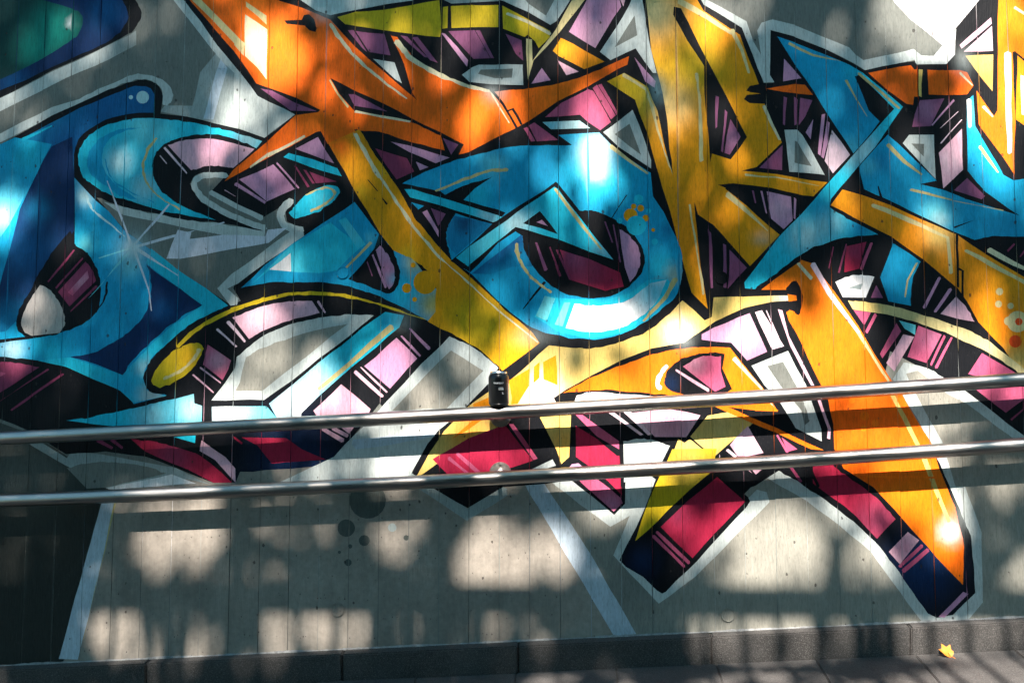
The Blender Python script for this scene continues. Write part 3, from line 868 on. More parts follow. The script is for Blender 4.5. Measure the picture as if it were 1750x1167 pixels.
P C3 cyan 440,160 510,20 600,35 815,45 930,40 1080,0 1200,-90 1330,-90 1370,-30 1250,100s 1130,200s 1000,270s 820,300s 620,270
G C3 blue .8 580,180,70
P C3 white 710,75 815,85s 930,80s 1080,40s 1210,-65 1320,-85 1250,60s 1130,170s 1000,240s 820,262s 650,235
G C3 cyan .85 1230,0,130
G C3 pcyan .5 700,220,80
P C3 lcyan 450,155 510,25 580,40 520,188
P C3 lcyan 575,210 640,65 680,65 625,225
S B3 ygr 24 14 320,650 340,750s 400,850s 480,920s 550,970
S B3 ygr 34 14 1375,885 1310,1000s 1170,1160
C B3 och 1080,460,46
C B3 och 1100,400,18
C B3 och 1147,412,22
C B3 och 1180,478,22
C B3 och 1230,557,12
C B3 cyan 1133,353,32
C B3 cyan 1118,527,66
C B3 cyan 1200,430,16
C B3 cyan 1007,495,19
C B3 cyan 1240,635,21
S B3 crm 26 12 950,0 1060,85 1195,180
P C3 cry 275,590 540,350 700,365 820,370s 1000,332s 1220,240s 1425,50 1570,185 1615,165 1630,30 1840,22 2185,22 2180,50 2020,60 1840,100 1640,190 1500,290 1440,330 1220,370 1020,450 820,550 650,640 570,700 600,750 270,770
G C3 white 1 480,680,150
G C3 white .8 1400,260,100
G C3 white .7 2120,30,90
G C3 yel .6 330,560,60
G C3 ygr .6 680,420,90
P C3 yel 432,490 472,465 475,570 435,600
P C3 yel 495,460 580,420 592,612 500,572
P C3 yel 275,582 410,505 405,620 330,740 275,745
S C3 k 10 44 700,352 560,330 470,300
P C3 lorg 632,668 800,575s 1020,485s 1230,410s 1450,370s 1640,358 1740,360 1960,637 2060,785 1850,770 1640,750 1300,680 1150,665s 880,648s
G C3 leg .9 1120,560,170
G C3 yel .6 1820,600,120
G C3 org .5 1330,420,90
P C3 k 1300,590 1330,510s 1420,440s 1540,405s 1640,395 1705,405 1690,500 1755,640 1700,680 1440,680 1330,640s
G C3 navy .5 1350,600,60
P C3 rose 1425,490 1540,430s 1680,420 1680,520 1715,625 1640,662
G C3 pink .5 1500,470,70
S C3 pink 20 20 1385,515 1600,655
S C3 white 26 30 1322,485 1278,545s 1258,600s 1278,632
S C4 pale 22 14 175,355 250,440 325,522
S C4 pale 16 10 365,595 402,637
P C3 white 720,685 820,662s 1030,672 1300,690 1030,705 800,720 700,740
P C2 cry 1830,600 1700,650 1540,770 1400,920 1300,1060 1205,1235 1260,1200 1480,1035 1640,960 1760,890 1830,860 1850,700
G C2 yel .7 1560,960,150
P C2 lorg 1590,850 1660,840 1560,905 1450,972
P C2 yel 1590,740 1700,690 1700,760 1600,790
P C3 crim -200,1090 0,970 190,900 250,890 345,1010 435,1115 200,1190 80,1270 -60,1290 -240,1110
P C3 rose 270,872 300,872 462,1105 432,1112
G C3 crim .7 400,1000,90
S C2 rose 28 24 1425,1100 1560,1215
S C2 rose 30 24 1480,1070 1650,1215
P C3 cry 475,825 680,815 675,1095 620,1140 590,1050 540,950
G C3 yel .5 640,1000,90
P C3 crim 715,880 870,960 1005,1060 1025,1345 930,1250 800,1150 715,1090
S C3 k 40 44 720,860 870,955 1010,1070
P C3 rose 710,808 762,808 1005,990 1005,1038 860,955
P D2 rose 1215,100 1320,110 1450,215 1460,240 1415,285 1250,140
G D2 lil .5 1400,240,60
P D2 lil 1195,42 1230,35 1262,60 1180,65
P C3 wpk 930,795 967,790 1165,940 1140,945
P C3 wpk 1030,790 1080,790 1225,940 1195,942
P C3 pink 1085,795 1350,772 1450,790 1540,815 1450,960 1240,958
G C3 rose .4 1350,900,120
P C3 cry 1590,815 1750,790 1915,850 1640,1085 1475,960
G C3 ygr .5 1680,880,100
P C3 cry 1345,1110 1400,975 1435,1002 1470,970 1622,1090 1500,1180 1330,1220
P D3 oly 650,-60 980,-60 950,110 780,250 540,480 370,632 430,450 530,200 600,60
G D3 cry .6 760,60,150
P C4 pink 150,830 250,725 332,870 250,890 190,890
S C4 wpk 14 14 135,853 185,892
S C4 rose 12 14 405,775 462,868
P C4 rose 440,790 520,850 470,868
P C4 lorg 45,610 100,608 410,738 660,858 590,852 400,762
G C4 org .7 450,780,120
P C4 lorg 240,600 370,600 415,642 290,642
P D3 crim 565,520 770,330 985,150 1135,280 1197,335 985,555 800,757
G D3 dros .6 700,430,90
S D3 rose 24 28 535,562 775,790
S D3 rose 24 28 508,590 738,820
P D3 pink 1190,95 1300,90 1360,70 1270,140 1215,100
S D3 k 14 14 1225,90 1270,140
P D4 crim 660,40 760,40 820,90s 970,195s 1090,320 995,420 820,255 660,135
G D4 rose .7 1000,330,110
S D4 dros 14 14 550,50 600,130
S D4 k 22 22 635,40 690,150
P D4 pink 1050,490 1150,385 1210,430 1110,557
G D4 rose .5 1130,470,50
S D4 rose 18 18 1225,460 1105,565
S D4 rose 20 22 1255,480 1130,592
P D4 lil 1440,695 1466,705 1340,832 1305,828
P PX leg 1301,494 1370,445 1389,451 1420,489 1439,516 1480,579 1524,651 1539,671 1590,755 1601,787 1631,866s 1645,920s 1648,966 1646,999 1601,952 1545,889 1492,833 1442,800 1425,767 1423,726 1415,681 1401,654 1373,594 1348,547 1343,533 1348,530 1345,495
G PX lorg .6 1410,640,50
G PX org 1 1450,720,85
G PX org .9 1530,740,60
G PX org .8 1480,810,40
G PX hk .7 1640,900,24
G PX org .8 1645,965,30
G PX org .7 1625,860,25
G PX lorg .6 1540,880,30
G PX white .95 1625,908,19
P B4 k 462,768 500,735s 530,760s 545,820s 540,880s 520,915s 490,892 452,882 458,845 515,840 510,812 460,800
S B4 pale 20 20 520,640 592,722
S C4 wpk 26 24 600,-155 690,0 850,222
S C4 crm 18 12 850,222 920,330 1012,478
S C4 cry 26 22 1030,550 1100,680 1175,830
S D4 cry 24 18 1225,-10 1290,150 1362,335
S D4 lorg 14 10 940,100 1300,110
C C4 lorg 815,587,15
C C4 lorg 882,670,25
C C4 lorg 940,710,20
C C4 lorg 878,738,17
P B4 yel 700,322 765,235 880,268 1030,325 1200,400 1370,475 1385,480 1550,590 1830,760 1830,1240 1720,1225 1640,1095 1590,1050 1500,960 1440,850 1390,775 1200,612 1030,492
G B4 och .8 780,270,80
G B4 och .9 1640,760,140
G B4 lorg .5 1600,950,90
G B4 cry .9 1290,480,90
G B4 cry .9 1720,1180,90
G B4 och .6 1080,420,60
P B4 k 1480,512 1590,490s 1750,500 1830,505 1830,740 1750,690 1550,548
S B4 dros 8 8 1660,570 1700,530
S B4 dros 8 8 1730,600 1760,560
S B4 pale 26 20 1560,562 1760,668 1830,705
S B4 k 14 14 1385,478 1392,765
S B4 k 13 13 1392,668 1416,680 1416,825
S B4 crm 24 16 925,318 1060,372 1200,430 1335,498 1352,690
S B4 crm 22 20 1435,568 1760,745
C B4 crm 1617,790,20
C B4 crm 1612,858,19
C B4 crm 1677,868,17
C C4 crm 1715,158,58
C C4 crm 1665,155,24
C C4 hk 1722,158,20
C C4 hk 1703,265,34
P B4 crim 785,545 895,520 850,670 770,692
G B4 dros .6 830,560,70
S B4 dros 8 8 785,535 745,690
S B4 dros 7 7 715,550 690,665
S B4 rose 18 12 922,528 865,668
P B4 blue 1040,525 1190,625 1145,720s 1135,868 1010,845 965,715
G B4 mblue .6 1010,700,70
S B4 ygr 14 8 1170,635 1120,730 1105,818
S B4 lil 20 16 1290,715 1205,880
S B4 lil 20 14 1350,780 1265,900
P B4 pink 1380,815 1440,880s 1482,957 1400,945 1293,912
P B4 mau 945,755 985,825 915,825
P C4 crm 790,45 900,52s 1050,78s 1250,138s 1450,208s 1560,262 1780,440 1720,432 1600,352s 1400,252s 1200,172s 1000,117 820,92
G C4 ygr .6 1200,150,150
G C4 cry .8 900,70,100
P C4 rose 820,97 915,110 880,180
S C4 rose 20 16 945,120 895,215
P C4 rose 965,330 1060,165 1085,210 980,355
P C4 lcyan 1075,150 1165,175 1160,230 1100,195
P C4 pink 1095,225 1155,240 1040,430 1000,382
P C4 rose 1115,350 1175,180 1300,225 1220,385
G C4 lil .4 1250,250,70
S C4 rose 12 14 1320,235 1245,395
S C4 rose 14 18 1357,245 1270,405
P C4 rose 1520,330 1640,395 1740,460 1560,470 1445,445
P C4 rose 1480,518 1760,505 1780,560 1650,655
G C4 dros .6 1640,640,70
S C4 dros 10 6 1680,690 1760,620
P C4 lil 0,230 60,190 260,110 355,320 245,372 155,270 0,255
G C4 wpk .6 230,230,90
P C4 wpk 285,105 320,95 442,290 380,312
S C4 wpk 8 12 350,95 432,290
P C4 pink 412,90 435,95 470,230 560,400 612,505 592,505 480,290
S C4 pink 16 14 632,575 690,740 686,795
P D3 wpk 1000,-20 1005,0 1000,15
B B1 white 1.0 885,672,50,58
B B1 pcyan .6 885,690,110,130
B A2 halo .55 590,105,70,50
B A3 halo .45 160,600,60,45
B A3 pcyan .5 1260,600,50,90
B A4 halo .5 1420,340,45,70
B C3 halo .35 420,290,120,70
B C3 halo .4 1440,320,60,60
B C2 halo .35 1130,190,70,60
B B4 halo .4 330,500,50,40
B D4 halo .35 1435,310,50,80
B A2 k .35 890,930,50,60
B B2 k .4 740,250,60,60
B B2 k .3 990,900,40,60
B C3 k .35 690,360,200,24
B B4 k .4 830,270,40,50
B B1 k .4 600,300,60,40
'''


def expand(pts, smooth, closed):
    n = len(pts)
    out = []
    rngi = range(n if closed else n-1)
    for i in rngi:
        j = (i+1) % n
        p, q = pts[i], pts[j]
        if not smooth[i] and not smooth[j]:
            out.append(p)
            continue
        prv = pts[(i-1) % n] if (closed or i > 0) else p
        nxt = pts[(j+1) % n] if (closed or j < n-1) else q
        L = np.linalg.norm(q-p)

        def tang(a, c):
            d = c-a
            k = np.linalg.norm(d)
            return d/k*L if k > 1e-6 else q-p
        t0 = tang(prv, q) if smooth[i] else q-p
        t1 = tang(p, nxt) if smooth[j] else q-p
        k = int(max(2, min(7, L/12)))
        for a in range(k):
            s = a/k
            out.append((2*s**3-3*s*s+1)*p+(s**3-2*s*s+s)*t0+(-2*s**3+3*s*s)*q+(s**3-s*s)*t1)
    if not closed:
        out.append(pts[-1])
    return np.array(out)


def parse():
    shapes, blobs = [], []
    for ln in MURAL.strip().splitlines():
        w = ln.split()
        kind, (ox, oy, sc), col = w[0], SHEETS[w[1]], PAL[w[2]]
        if kind in 'GB':
            v = [float(q) for q in w[4].split(',')]
            c = px2uv(ox+v[0]/sc, oy+v[1]/sc)
            r = v[2]/sc*.00196
            e = (np.array(col), float(w[3]), c, r, (v[3]/sc*.00196 if len(v) > 3 else r))
            (blobs if kind == 'B' else shapes[-1]['g']).append(e)
            continue
        if kind == 'C':
            x, y, r = (float(q) for q in w[3].split(','))
            pts = np.array([(x+r*math.cos(a), y+r*math.sin(a)) for a in np.linspace(0, 2*math.pi, 20)[:-1]])
        else:
            k = 5 if kind == 'S' else 3
            sm = [q.endswith('s') for q in w[k:]]
            pts = np.array([[float(z) for z in q.rstrip('s').split(',')] for q in w[k:]])
            if kind == 'P':
                pts = expand(pts, sm, True)
            else:
                pts = expand(pts, sm, False)
                w0, w1 = float(w[3]), float(w[4])
                s = np.r_[0, np.cumsum(np.linalg.norm(np.diff(pts, axis=0), axis=1))]
                hw = (w0+(w1-w0)*s/s[-1])/2
                t = np.gradient(pts, axis=0)
                t /= np.linalg.norm(t, axis=1)[:, None]+1e-9
                nn = np.stack([-t[:, 1], t[:, 0]], 1)*hw[:, None]
                a, b = pts+nn, pts-nn
                e0, e1 = pts[:1]-t[:1]*hw[0]*.6, pts[-1:]+t[-1:]*hw[-1]*.6
                pts = np.r_[e0, a, e1, b[::-1]]
        P = np.stack([ox+pts[:, 0]/sc, oy+pts[:, 1]/sc], 1)
        # spray-can hand: a slight wobble along every edge
        if kind != 'C':
            Q = []
            for a, b in zip(P, np.roll(P, -1, 0)):
                k = max(1, min(8, int(np.linalg.norm(b-a)/22)))
                Q.extend(a+(b-a)*(i/k) for i in range(k))
            P = np.array(Q)
            wob = rng.normal(0, .55, P.shape)
            P = P+(wob+np.roll(wob, 1, 0)*.6)
        shapes.append(dict(uv=px2uv(P[:, 0], P[:, 1]), col=np.array(col), g=[], bare=w[2] == 'conc'))
    return shapes, blobs


SHAPES, BLOBS = parse()
U_MIN, U_MAX, V_MIN, V_MAX = -2.85, 2.85, -1.32, 1.75
BW = 0.1003                                           # one shuttering board
J0 = float(px2uv(853.3, 500)[0])
JOINTS = [J0+k*BW for k in range(-29, 29) if U_MIN < J0+k*BW < U_MAX]
GROOVE = .0011


def winding(pts, poly):
    x, y = pts[:, 0], pts[:, 1]
    w = np.zeros(len(pts), int)
    a = poly
    b = np.roll(poly, -1, 0)
    for (x0, y0), (x1, y1) in zip(a, b):
        if y0 == y1:
            continue
        up = (y0 <= y) & (y1 > y)
        dn = (y0 > y) & (y1 <= y)
        if not (up.any() or dn.any()):
            continue
        c = (x1-x0)*(y-y0)-(x-x0)*(y1-y0)
        w += (up & (c > 0)).astype(int)-(dn & (c < 0)).astype(int)
    return w != 0


def top_shape(pts):
    top = np.full(len(pts), -1)
    for i, s in enumerate(SHAPES):
        lo, hi = s['uv'].min(0), s['uv'].max(0)
        idx = np.nonzero(((pts >= lo) & (pts <= hi)).all(1))[0]
        if len(idx):
            idx = idx[winding(pts[idx], s['uv'])]
            top[idx] = i
    return top


def shade(pts, top):
    """paint colour at points whose top field is known"""
    col = np.empty((len(pts), 3))
    base = np.array(PAL['bg'])
    col[top < 0] = base
    for i in np.unique(top[top >= 0]):
        s = SHAPES[i]
        m = top == i
        c = np.repeat(s['col'][None], m.sum(), 0)
        p = pts[m]
        for gc, st, ctr, rx, ry in s['g']:
            d2 = ((p[:, 0]-ctr[0])/rx)**2+((p[:, 1]-ctr[1])/ry)**2
            f = (st*np.exp(-(d2*1.1)**1.2))[:, None]
            c = c*(1-f)+gc*f
        col[m] = c
    for gc, st, ctr, rx, ry in BLOBS:
        d2 = ((pts[:, 0]-ctr[0])/rx)**2+((pts[:, 1]-ctr[1])/ry)**2
        f = (st*np.exp(-d2*1.2))[:, None]
        col = col*(1-f)+gc*f
    return col


def build_paint_sheet():
    vs, es = [], []

    def add(poly, closed=True):
        k = len(vs)
        n = len(poly)
        vs.extend(poly.tolist())
        es.extend((k+i, k+(i+1) % n) for i in range(n if closed else n-1))
    lim = lambda p: np.stack([np.clip(p[:, 0], U_MIN+.0004, U_MAX-.0004), np.clip(p[:, 1], V_MIN+.0004, V_MAX-.0004)], 1)
    for s in SHAPES:
        add(lim(s['uv']))
    add(np.array([(U_MIN, V_MIN), (U_MAX, V_MIN), (U_MAX, V_MAX), (U_MIN, V_MAX)]))
    for u in JOINTS:
        for d in (-GROOVE, GROOVE):
            add(np.array([(u+d, V_MIN), (u+d, V_MAX)]), False)
    lo, hi = px2uv(-40, 1150), px2uv(1800, -40)
    for u in np.arange(U_MIN+.02, U_MAX, .019):
        for v in np.arange(V_MIN+.02, V_MAX, .019):
            inside = lo[0] < u < hi[0]+.05 and lo[1]-.05 < v < hi[1]
            if inside or (int(u*1000/19) % 4 == 0 and int(v*1000/19) % 4 == 0):
                vs.append((u+random.uniform(-.006, .006), v+random.uniform(-.006, .006)))
    r = delaunay_2d_cdt([Vector((x*1000, y*1000)) for x, y in vs], es, [], 0, 1e-4, False)
    V = np.array([(q.x, q.y) for q in r[0]])/1000
    T = np.array([f for f in r[2]])
    return V, T


PV, PT = build_paint_sheet()
A, B, Cc = PV[PT[:, 0]], PV[PT[:, 1]], PV[PT[:, 2]]
area = (B[:, 0]-A[:, 0])*(Cc[:, 1]-A[:, 1])-(B[:, 1]-A[:, 1])*(Cc[:, 0]-A[:, 0])
PT[area < 0] = PT[area < 0][:, ::-1]
PT = PT[np.abs(area) > 1e-10]
CEN = PV[PT].mean(1)
TOP = top_shape(CEN)
CORN = PV[PT].reshape(-1, 2)
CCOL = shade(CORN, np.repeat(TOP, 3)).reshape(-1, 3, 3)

BARE = np.array([s['bare'] for s in SHAPES]+[False])[TOP]

# ------------------------------------------------------------------ the wall, board by board
wall = bpy.data.objects.new('graffiti_wall', None)
COL.objects.link(wall)
wall.location = P0
wall.rotation_euler = (-LEAN, 0, 0)
wall['label'] = 'leaning board-marked concrete wall covered in a bright orange, blue and pink graffiti mural'
wall['category'] = 'wall'
BACK = .0030


def set_paint(me, corner_cols, alpha=None):
    at = me.color_attributes.new('paint', 'FLOAT_COLOR', 'CORNER')
    at.data.foreach_set('color', np.c_[corner_cols, np.ones(len(corner_cols)) if alpha is None else alpha].astype(np.float32).ravel())


edges_u = [U_MIN]+JOINTS+[U_MAX]
JDEP = [random.choice((.0007, .0010, .0016, .0026)) for _ in edges_u]
for k in range(len(edges_u)-1):
    ua, ub = edges_u[k], edges_u[k+1]
    la = ua+(GROOVE if k else 0)
    lb = ub-(GROOVE if k < len(edges_u)-2 else 0)
    sel = (CEN[:, 0] > la) & (CEN[:, 0] < lb)
    tri = PT[sel]
    cols = CCOL[sel]
    fa = [1.0-q for q in np.repeat(BARE[sel], 3).astype(float)]
    used, inv = np.unique(tri, return_inverse=True)
    tri = inv.reshape(-1, 3)
    P = PV[used]
    dep = random.uniform(-.0012, .0012)
    tilt = random.uniform(-.010, .010)
    mid = (la+lb)/2
    verts = [(p[0], dep+tilt*(p[0]-mid), p[1]) for p in P]
    faces = [tuple(t) for t in tri]
    fc = [c for c in cols]
    # chamfered sides down into the joint
    nb = len(verts)
    for side, lim_u, out_u in ((0, la, ua), (1, lb, ub)):
        idx = np.nonzero(np.abs(P[:, 0]-lim_u) < 2e-5)[0]
        idx = idx[np.argsort(P[idx, 1])]
        cmap = {}
        for t, c in zip(tri, cols):
            for q in range(3):
                cmap.setdefault(t[q], c[q])
        base = len(verts)
        for i in idx:
            verts.append((out_u, JDEP[k+side], P[i, 1]))
        for a in range(len(idx)-1):
            i, j = int(idx[a]), int(idx[a+1])
            f = (i, j, base+a+1, base+a) if side == 0 else (j, i, base+a, base+a+1)
            f = f[::-1] if side == 0 else f[::-1]
            order = {i: cmap.get(i), j: cmap.get(j), base+a: cmap.get(i), base+a+1: cmap.get(j)}
            faces.append(f)
            fc.append(np.array([order[q]*.85 for q in f]))
            fa.extend([1.0]*4)
    me = mesh('board', verts, faces)
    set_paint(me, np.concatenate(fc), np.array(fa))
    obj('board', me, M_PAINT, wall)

core = bm_mesh('wall_core', box_bm(U_MIN-.02, U_MAX+.02, BACK+.0006, .30, V_MIN, V_MAX+.01))
obj('wall_core', core, M_CORE, wall)
cope = bm_mesh('coping', box_bm(U_MIN-.03, U_MAX+.03, -.05, .35, V_MAX+.012, V_MAX+.09, .008))
obj('coping', cope, M_TERR, wall)

# plugs of the shuttering ties
for px, py, r in ((586, 466, .0205), (577, 1041, .0225), (1244, 1050, .0225), (1233, 475, .0215)):
    c = px2uv(px, py)
    vs, fs = lathe([(r, 0.0), (r, .0035), (r*.985, .0042), (r*.90, .0042), (r*.88, .0030), (r*.86, .0026)], 36)
    vs = [(x+c[0], -z, y+c[1]) for x, y, z in vs]
    me = mesh('tie_plug', vs, [f[::-1] if False else f for f in fs])
    cq = c[None]+np.array([[-.016, .012]])
    tp = top_shape(cq)
    cc = shade(cq, tp)[0]
    set_paint(me, np.repeat(cc[None]*.93, len(me.loops), 0))
    obj('tie_plug', me, M_PAINT, wall)

# ------------------------------------------------------------------ kerb and paving
FOOT0, FOOT1 = hit(0.0, 1137.0), hit(1750.0, 1054.0)
SL = (FOOT1[2]-FOOT0[2])/(FOOT1[0]-FOOT0[0])


def foot(x):
    z = FOOT0[2]+SL*(x-FOOT0[0])
    return np.array([x, (z-ZP)*math.tan(LEAN), z])


KERB_H, KERB_D = .086, .052


def gz(x):
    return foot(x)[2]-KERB_H


ground = mesh('ground', [(-400, -400, gz(-400)-.03), (400, -400, gz(400)-.03), (400, 400, gz(400)-.03), (-400, 400, gz(-400)-.03)], [(0, 1, 2, 3)])
obj('ground', ground, M_JOINT, None, kind='structure')
pave = mesh('pavement', [(x, y, gz(x)-.006) for x, y in ((-5, -6), (5, -6), (5, .1), (-5, .1))], [(0, 1, 2, 3)])
pave_o = obj('pavement', pave, M_JOINT, None, kind='structure')


def prism(x0, x1, ylo, yhi, zt, h, bev, jit=.0):
    """a stone following the slope: zt(x) is its top"""
    bm = bmesh.new()
    c = [(x0, ylo(x0)), (x1, ylo(x1)), (x1, yhi(x1)), (x0, yhi(x0))]
    top = [bm.verts.new((x, y, zt(x))) for x, y in c]
    bot = [bm.verts.new((x, y, zt(x)-h)) for x, y in c]
    bm.faces.new(top)
    bm.faces.new(bot[::-1])
    for i in range(4):
        j = (i+1) % 4
        bm.faces.new((top[j], top[i], bot[i], bot[j]))
    bmesh.ops.recalc_face_normals(bm, faces=bm.faces[:])
    bmesh.ops.bevel(bm, geom=bm.edges[:], offset=bev, segments=2, affect='EDGES')
    return bm


kerb = bpy.data.objects.new('kerb', None)
COL.objects.link(kerb)
kerb['kind'] = 'structure'
kj = [float(hit(p, 1100.0)[0]) for p in (-1050, -720, -392, -68, 259, 590, 887, 1213, 1550, 1878, 2200, 2520)]
for a, b in zip(kj[:-1], kj[1:]):
    d = random.uniform(-.0015, .0015)
    bm = prism(a+.0012, b-.0012, lambda x: foot(x)[1]-KERB_D+d, lambda x: foot(x)[1]+.03, lambda x: foot(x)[2], KERB_H+.05, .0045)
    obj('kerb_stone', bm_mesh('kerb_stone', bm), M_KERB, kerb)
# cement bead where the wall meets the kerb
xs = np.arange(-2.8, 2.8, .012)
vs, fs = [], []
for i, x in enumerate(xs):
    f = foot(x)
    r = .0042+.0018*math.sin(x*23)*math.sin(x*7.1)+random.uniform(-.0010, .0014)
    r = max(.002, r)
    for k in range(5):
        a = math.pi*.5*k/4
        vs.append((x, f[1]+.004-1.25*r*math.cos(a)-.004, f[2]+r*math.sin(a)*1.1-.001))
for i in range(len(xs)-1):
    for k in range(4):
        a = i*5+k
        fs.append((a, a+5, a+6, a+1))
obj('cement_bead', mesh('cement_bead', vs, fs, True), M_BEAD, kerb)

px_j = [1221+168.5*k for k in range(-18, 12)]
sx = [float(hit(p, 1122.0)[0]) for p in px_j]
sx = [x for x in sx if -3.6 < x < 3.6]
for row in range(4):
    yf = lambda x, r=row: foot(x)[1]-KERB_D-.004-.55*r
    for a, b in zip(sx[:-1], sx[1:]):
        o = .5*(b-a) if row % 2 else 0.0
        d = random.uniform(-.0012, .0012)
        bm = prism(a+o+.0010, b+o-.0010, lambda x: yf(x)-.546, yf, lambda x: gz(x)+d, .04, .0025)
        obj('paving_slab', bm_mesh('paving_slab', bm), M_PAVE, pave_o)

# ------------------------------------------------------------------ handrails
RAIL_R, RAIL_OFF = .0225, .085


def rail_path(px_pts):
    q = np.array(px_pts, float)
    c = np.polyfit(q[:, 0], q[:, 1], 3)
    xs = np.linspace(0, 1750, 15)
    pts = hit(xs, np.polyval(c, xs), RAIL_OFF)
    e0, e1 = pts[1]-pts[0], pts[-1]-pts[-2]
    a = [pts[0]+e0/np.linalg.norm(e0)*(-k) for k in (1.0, .5)]
    b = [pts[-1]+e1/np.linalg.norm(e1)*k for k in (.5, 1.0)]
    return np.vstack([a, pts, b]), c


def make_rail(px_pts, fl, label):
    root = bpy.data.objects.new('handrail', None)
    COL.objects.link(root)
    path, c = rail_path(px_pts)
    mid = path[len(path)//2]
    root.location = mid
    root['label'] = label
    root['category'] = 'handrail'
    root['group'] = 'steel handrails along the wall'
    L = Vector(mid)
    vs, fs = tube([Vector(p)-L for p in path], RAIL_R, 40)
    obj('rail_tube', mesh('rail_tube', vs, fs, True), M_STEEL, root)
    for e, s in ((path[0], path[0]-path[1]), (path[-1], path[-1]-path[-2])):
        d = Vector(s).normalized()
        p = Vector(e)-L
        vs, fs = tube([p-d*.004, p+d*.004, p+d*.010], [RAIL_R*1.04, RAIL_R*1.04, RAIL_R*.8], 32)
        obj('end_cap', mesh('end_cap', vs, fs, True), M_STEEL, root)
    for px in (fl[0], fl[0]-1150, fl[0]+1150):
        rp = hit(float(px), float(np.polyval(c, px)), RAIL_OFF)
        if px == fl[0]:
            w = hit(float(fl[0]), float(fl[1]), 0.0)
        else:
            i = np.argmin(np.abs(path[:, 0]-rp[0]))
            j = min(max(i, 1), len(path)-2)
            a, b = (path[j-1], path[j]) if rp[0] < path[j][0] else (path[j], path[j+1])
            t = (rp[0]-a[0])/(b[0]-a[0])
            rp = a+t*(b-a)
            w = rp-RAIL_OFF*WN+WV*float(fl[2])
        w = Vector(w)-L
        n = Vector(WN)
        br = obj('bracket', None, None, root)
        br.location = w
        rot = Matrix(((1, 0, 0), (0, WV[1], WN[1]), (0, WV[2], WN[2]))).to_4x4()
        vs, fs = lathe([(.0365, 0), (.0365, .004), (.0350, .0058), (.018, .0066), (.0172, .0066)], 44)
        fl_o = obj('flange', mesh('flange', [rot @ Vector(v) for v in vs], fs), M_PLATE, br)
        vs, fs = lathe([(.0172, .0062), (.0168, .012), (.0135, .0175), (.0085, .019)], 32)
        obj('boss', mesh('boss', [rot @ Vector(v) for v in vs], fs, True), M_PLATE, br)
        for q in range(3):
            an = math.radians(90+120*q)
            vs, fs = lathe([(.0042, .0060), (.0042, .0078), (.0030, .0088)], 14)
            obj('screw', mesh('screw', [rot @ (Vector(v)+Vector((.0265*math.cos(an), .0265*math.sin(an), 0))) for v in vs], fs), M_STEEL, br)
        tgt = Vector(rp)-L-w
        p0, p1, p2 = n*.015, n*.062+Vector((0, 0, 0)), tgt
        arm = []
        for k in range(9):
            t = k/8
            arm.append(p0*(1-t)**2+p1*2*t*(1-t)+p2*t*t)
        vs, fs = tube(arm, .0068, 18)
        obj('arm', mesh('arm', vs, fs, True), M_STEEL, br)
    return path


UP_RAIL = [(0, 749), (400, 728), (625, 718), (850, 704.6), (1250, 681), (1475, 666.6), (1750, 648.5)]
LO_RAIL = [(0, 856), (240, 844), (580, 831), (855, 817), (1160, 800), (1514, 774), (1750, 761)]
up_path = make_rail(UP_RAIL, (855, 711, -.012), 'upper round steel handrail, the one the black can stands on')
make_rail(LO_RAIL, (855, 808, .012), 'lower round steel handrail running just above the bare concrete')

# ------------------------------------------------------------------ the can on the upper rail
_q = np.array(UP_RAIL, float)
_c = np.polyfit(_q[:, 0], _q[:, 1], 3)
rc = hit(852.7, float(np.polyval(_c, 852.7)), RAIL_OFF)
can = bpy.data.objects.new('drink_can', None)
COL.objects.link(can)
can.location = (rc[0], rc[1], rc[2]+RAIL_R-.0008)
can.scale = (1, 1, .97)
can['label'] = 'black drink can with small white lettering standing on the upper handrail'
can['category'] = 'can'
R_ = .0332
vs, fs = lathe([(.0255, .0022), (.0272, .0008), (.0292, .0020), (.0316, .0048), (.0328, .0072), (R_, .0100)], 56)
obj('base', mesh('base', vs, fs, True), M_BLACKCAN, can)
body = [(R_-.0002, .0096), (R_, .0102), (R_, .0930), (.0329, .0965), (.0316, .1005), (.0292, .1050), (.0276, .1078), (.0270, .1095)]
vs, fs = lathe(body, 56)
obj('body', mesh('body', vs, fs[:-2], True), M_BLACKCAN, can)
vs, fs = lathe([(.0268, .1092), (.0278, .1100), (.0283, .1118), (.0282, .1134), (.0272, .1138), (.0264, .1128), (.0250, .1085), (.0240, .1080)], 56)
lid = obj('lid', mesh('lid', vs, fs[:-2]+[fs[-1]], True), M_ALU, can)
bm = bmesh.new()
bmesh.ops.create_circle(bm, cap_ends=True, radius=.008, segments=20)
g = bmesh.ops.extrude_face_region(bm, geom=bm.faces[:])
for v in g['geom']:
    if isinstance(v, bmesh.types.BMVert):
        v.co.z += .001
for v in bm.verts:
    v.co = Vector((v.co.x*.9, v.co.y*1.35+.006, v.co.z+.1086))
obj('pull_tab', bm_mesh('pull_tab', bm), M_ALU, lid)
face_az = math.atan2(EYE[0]-rc[0], -(EYE[1]-rc[1]))


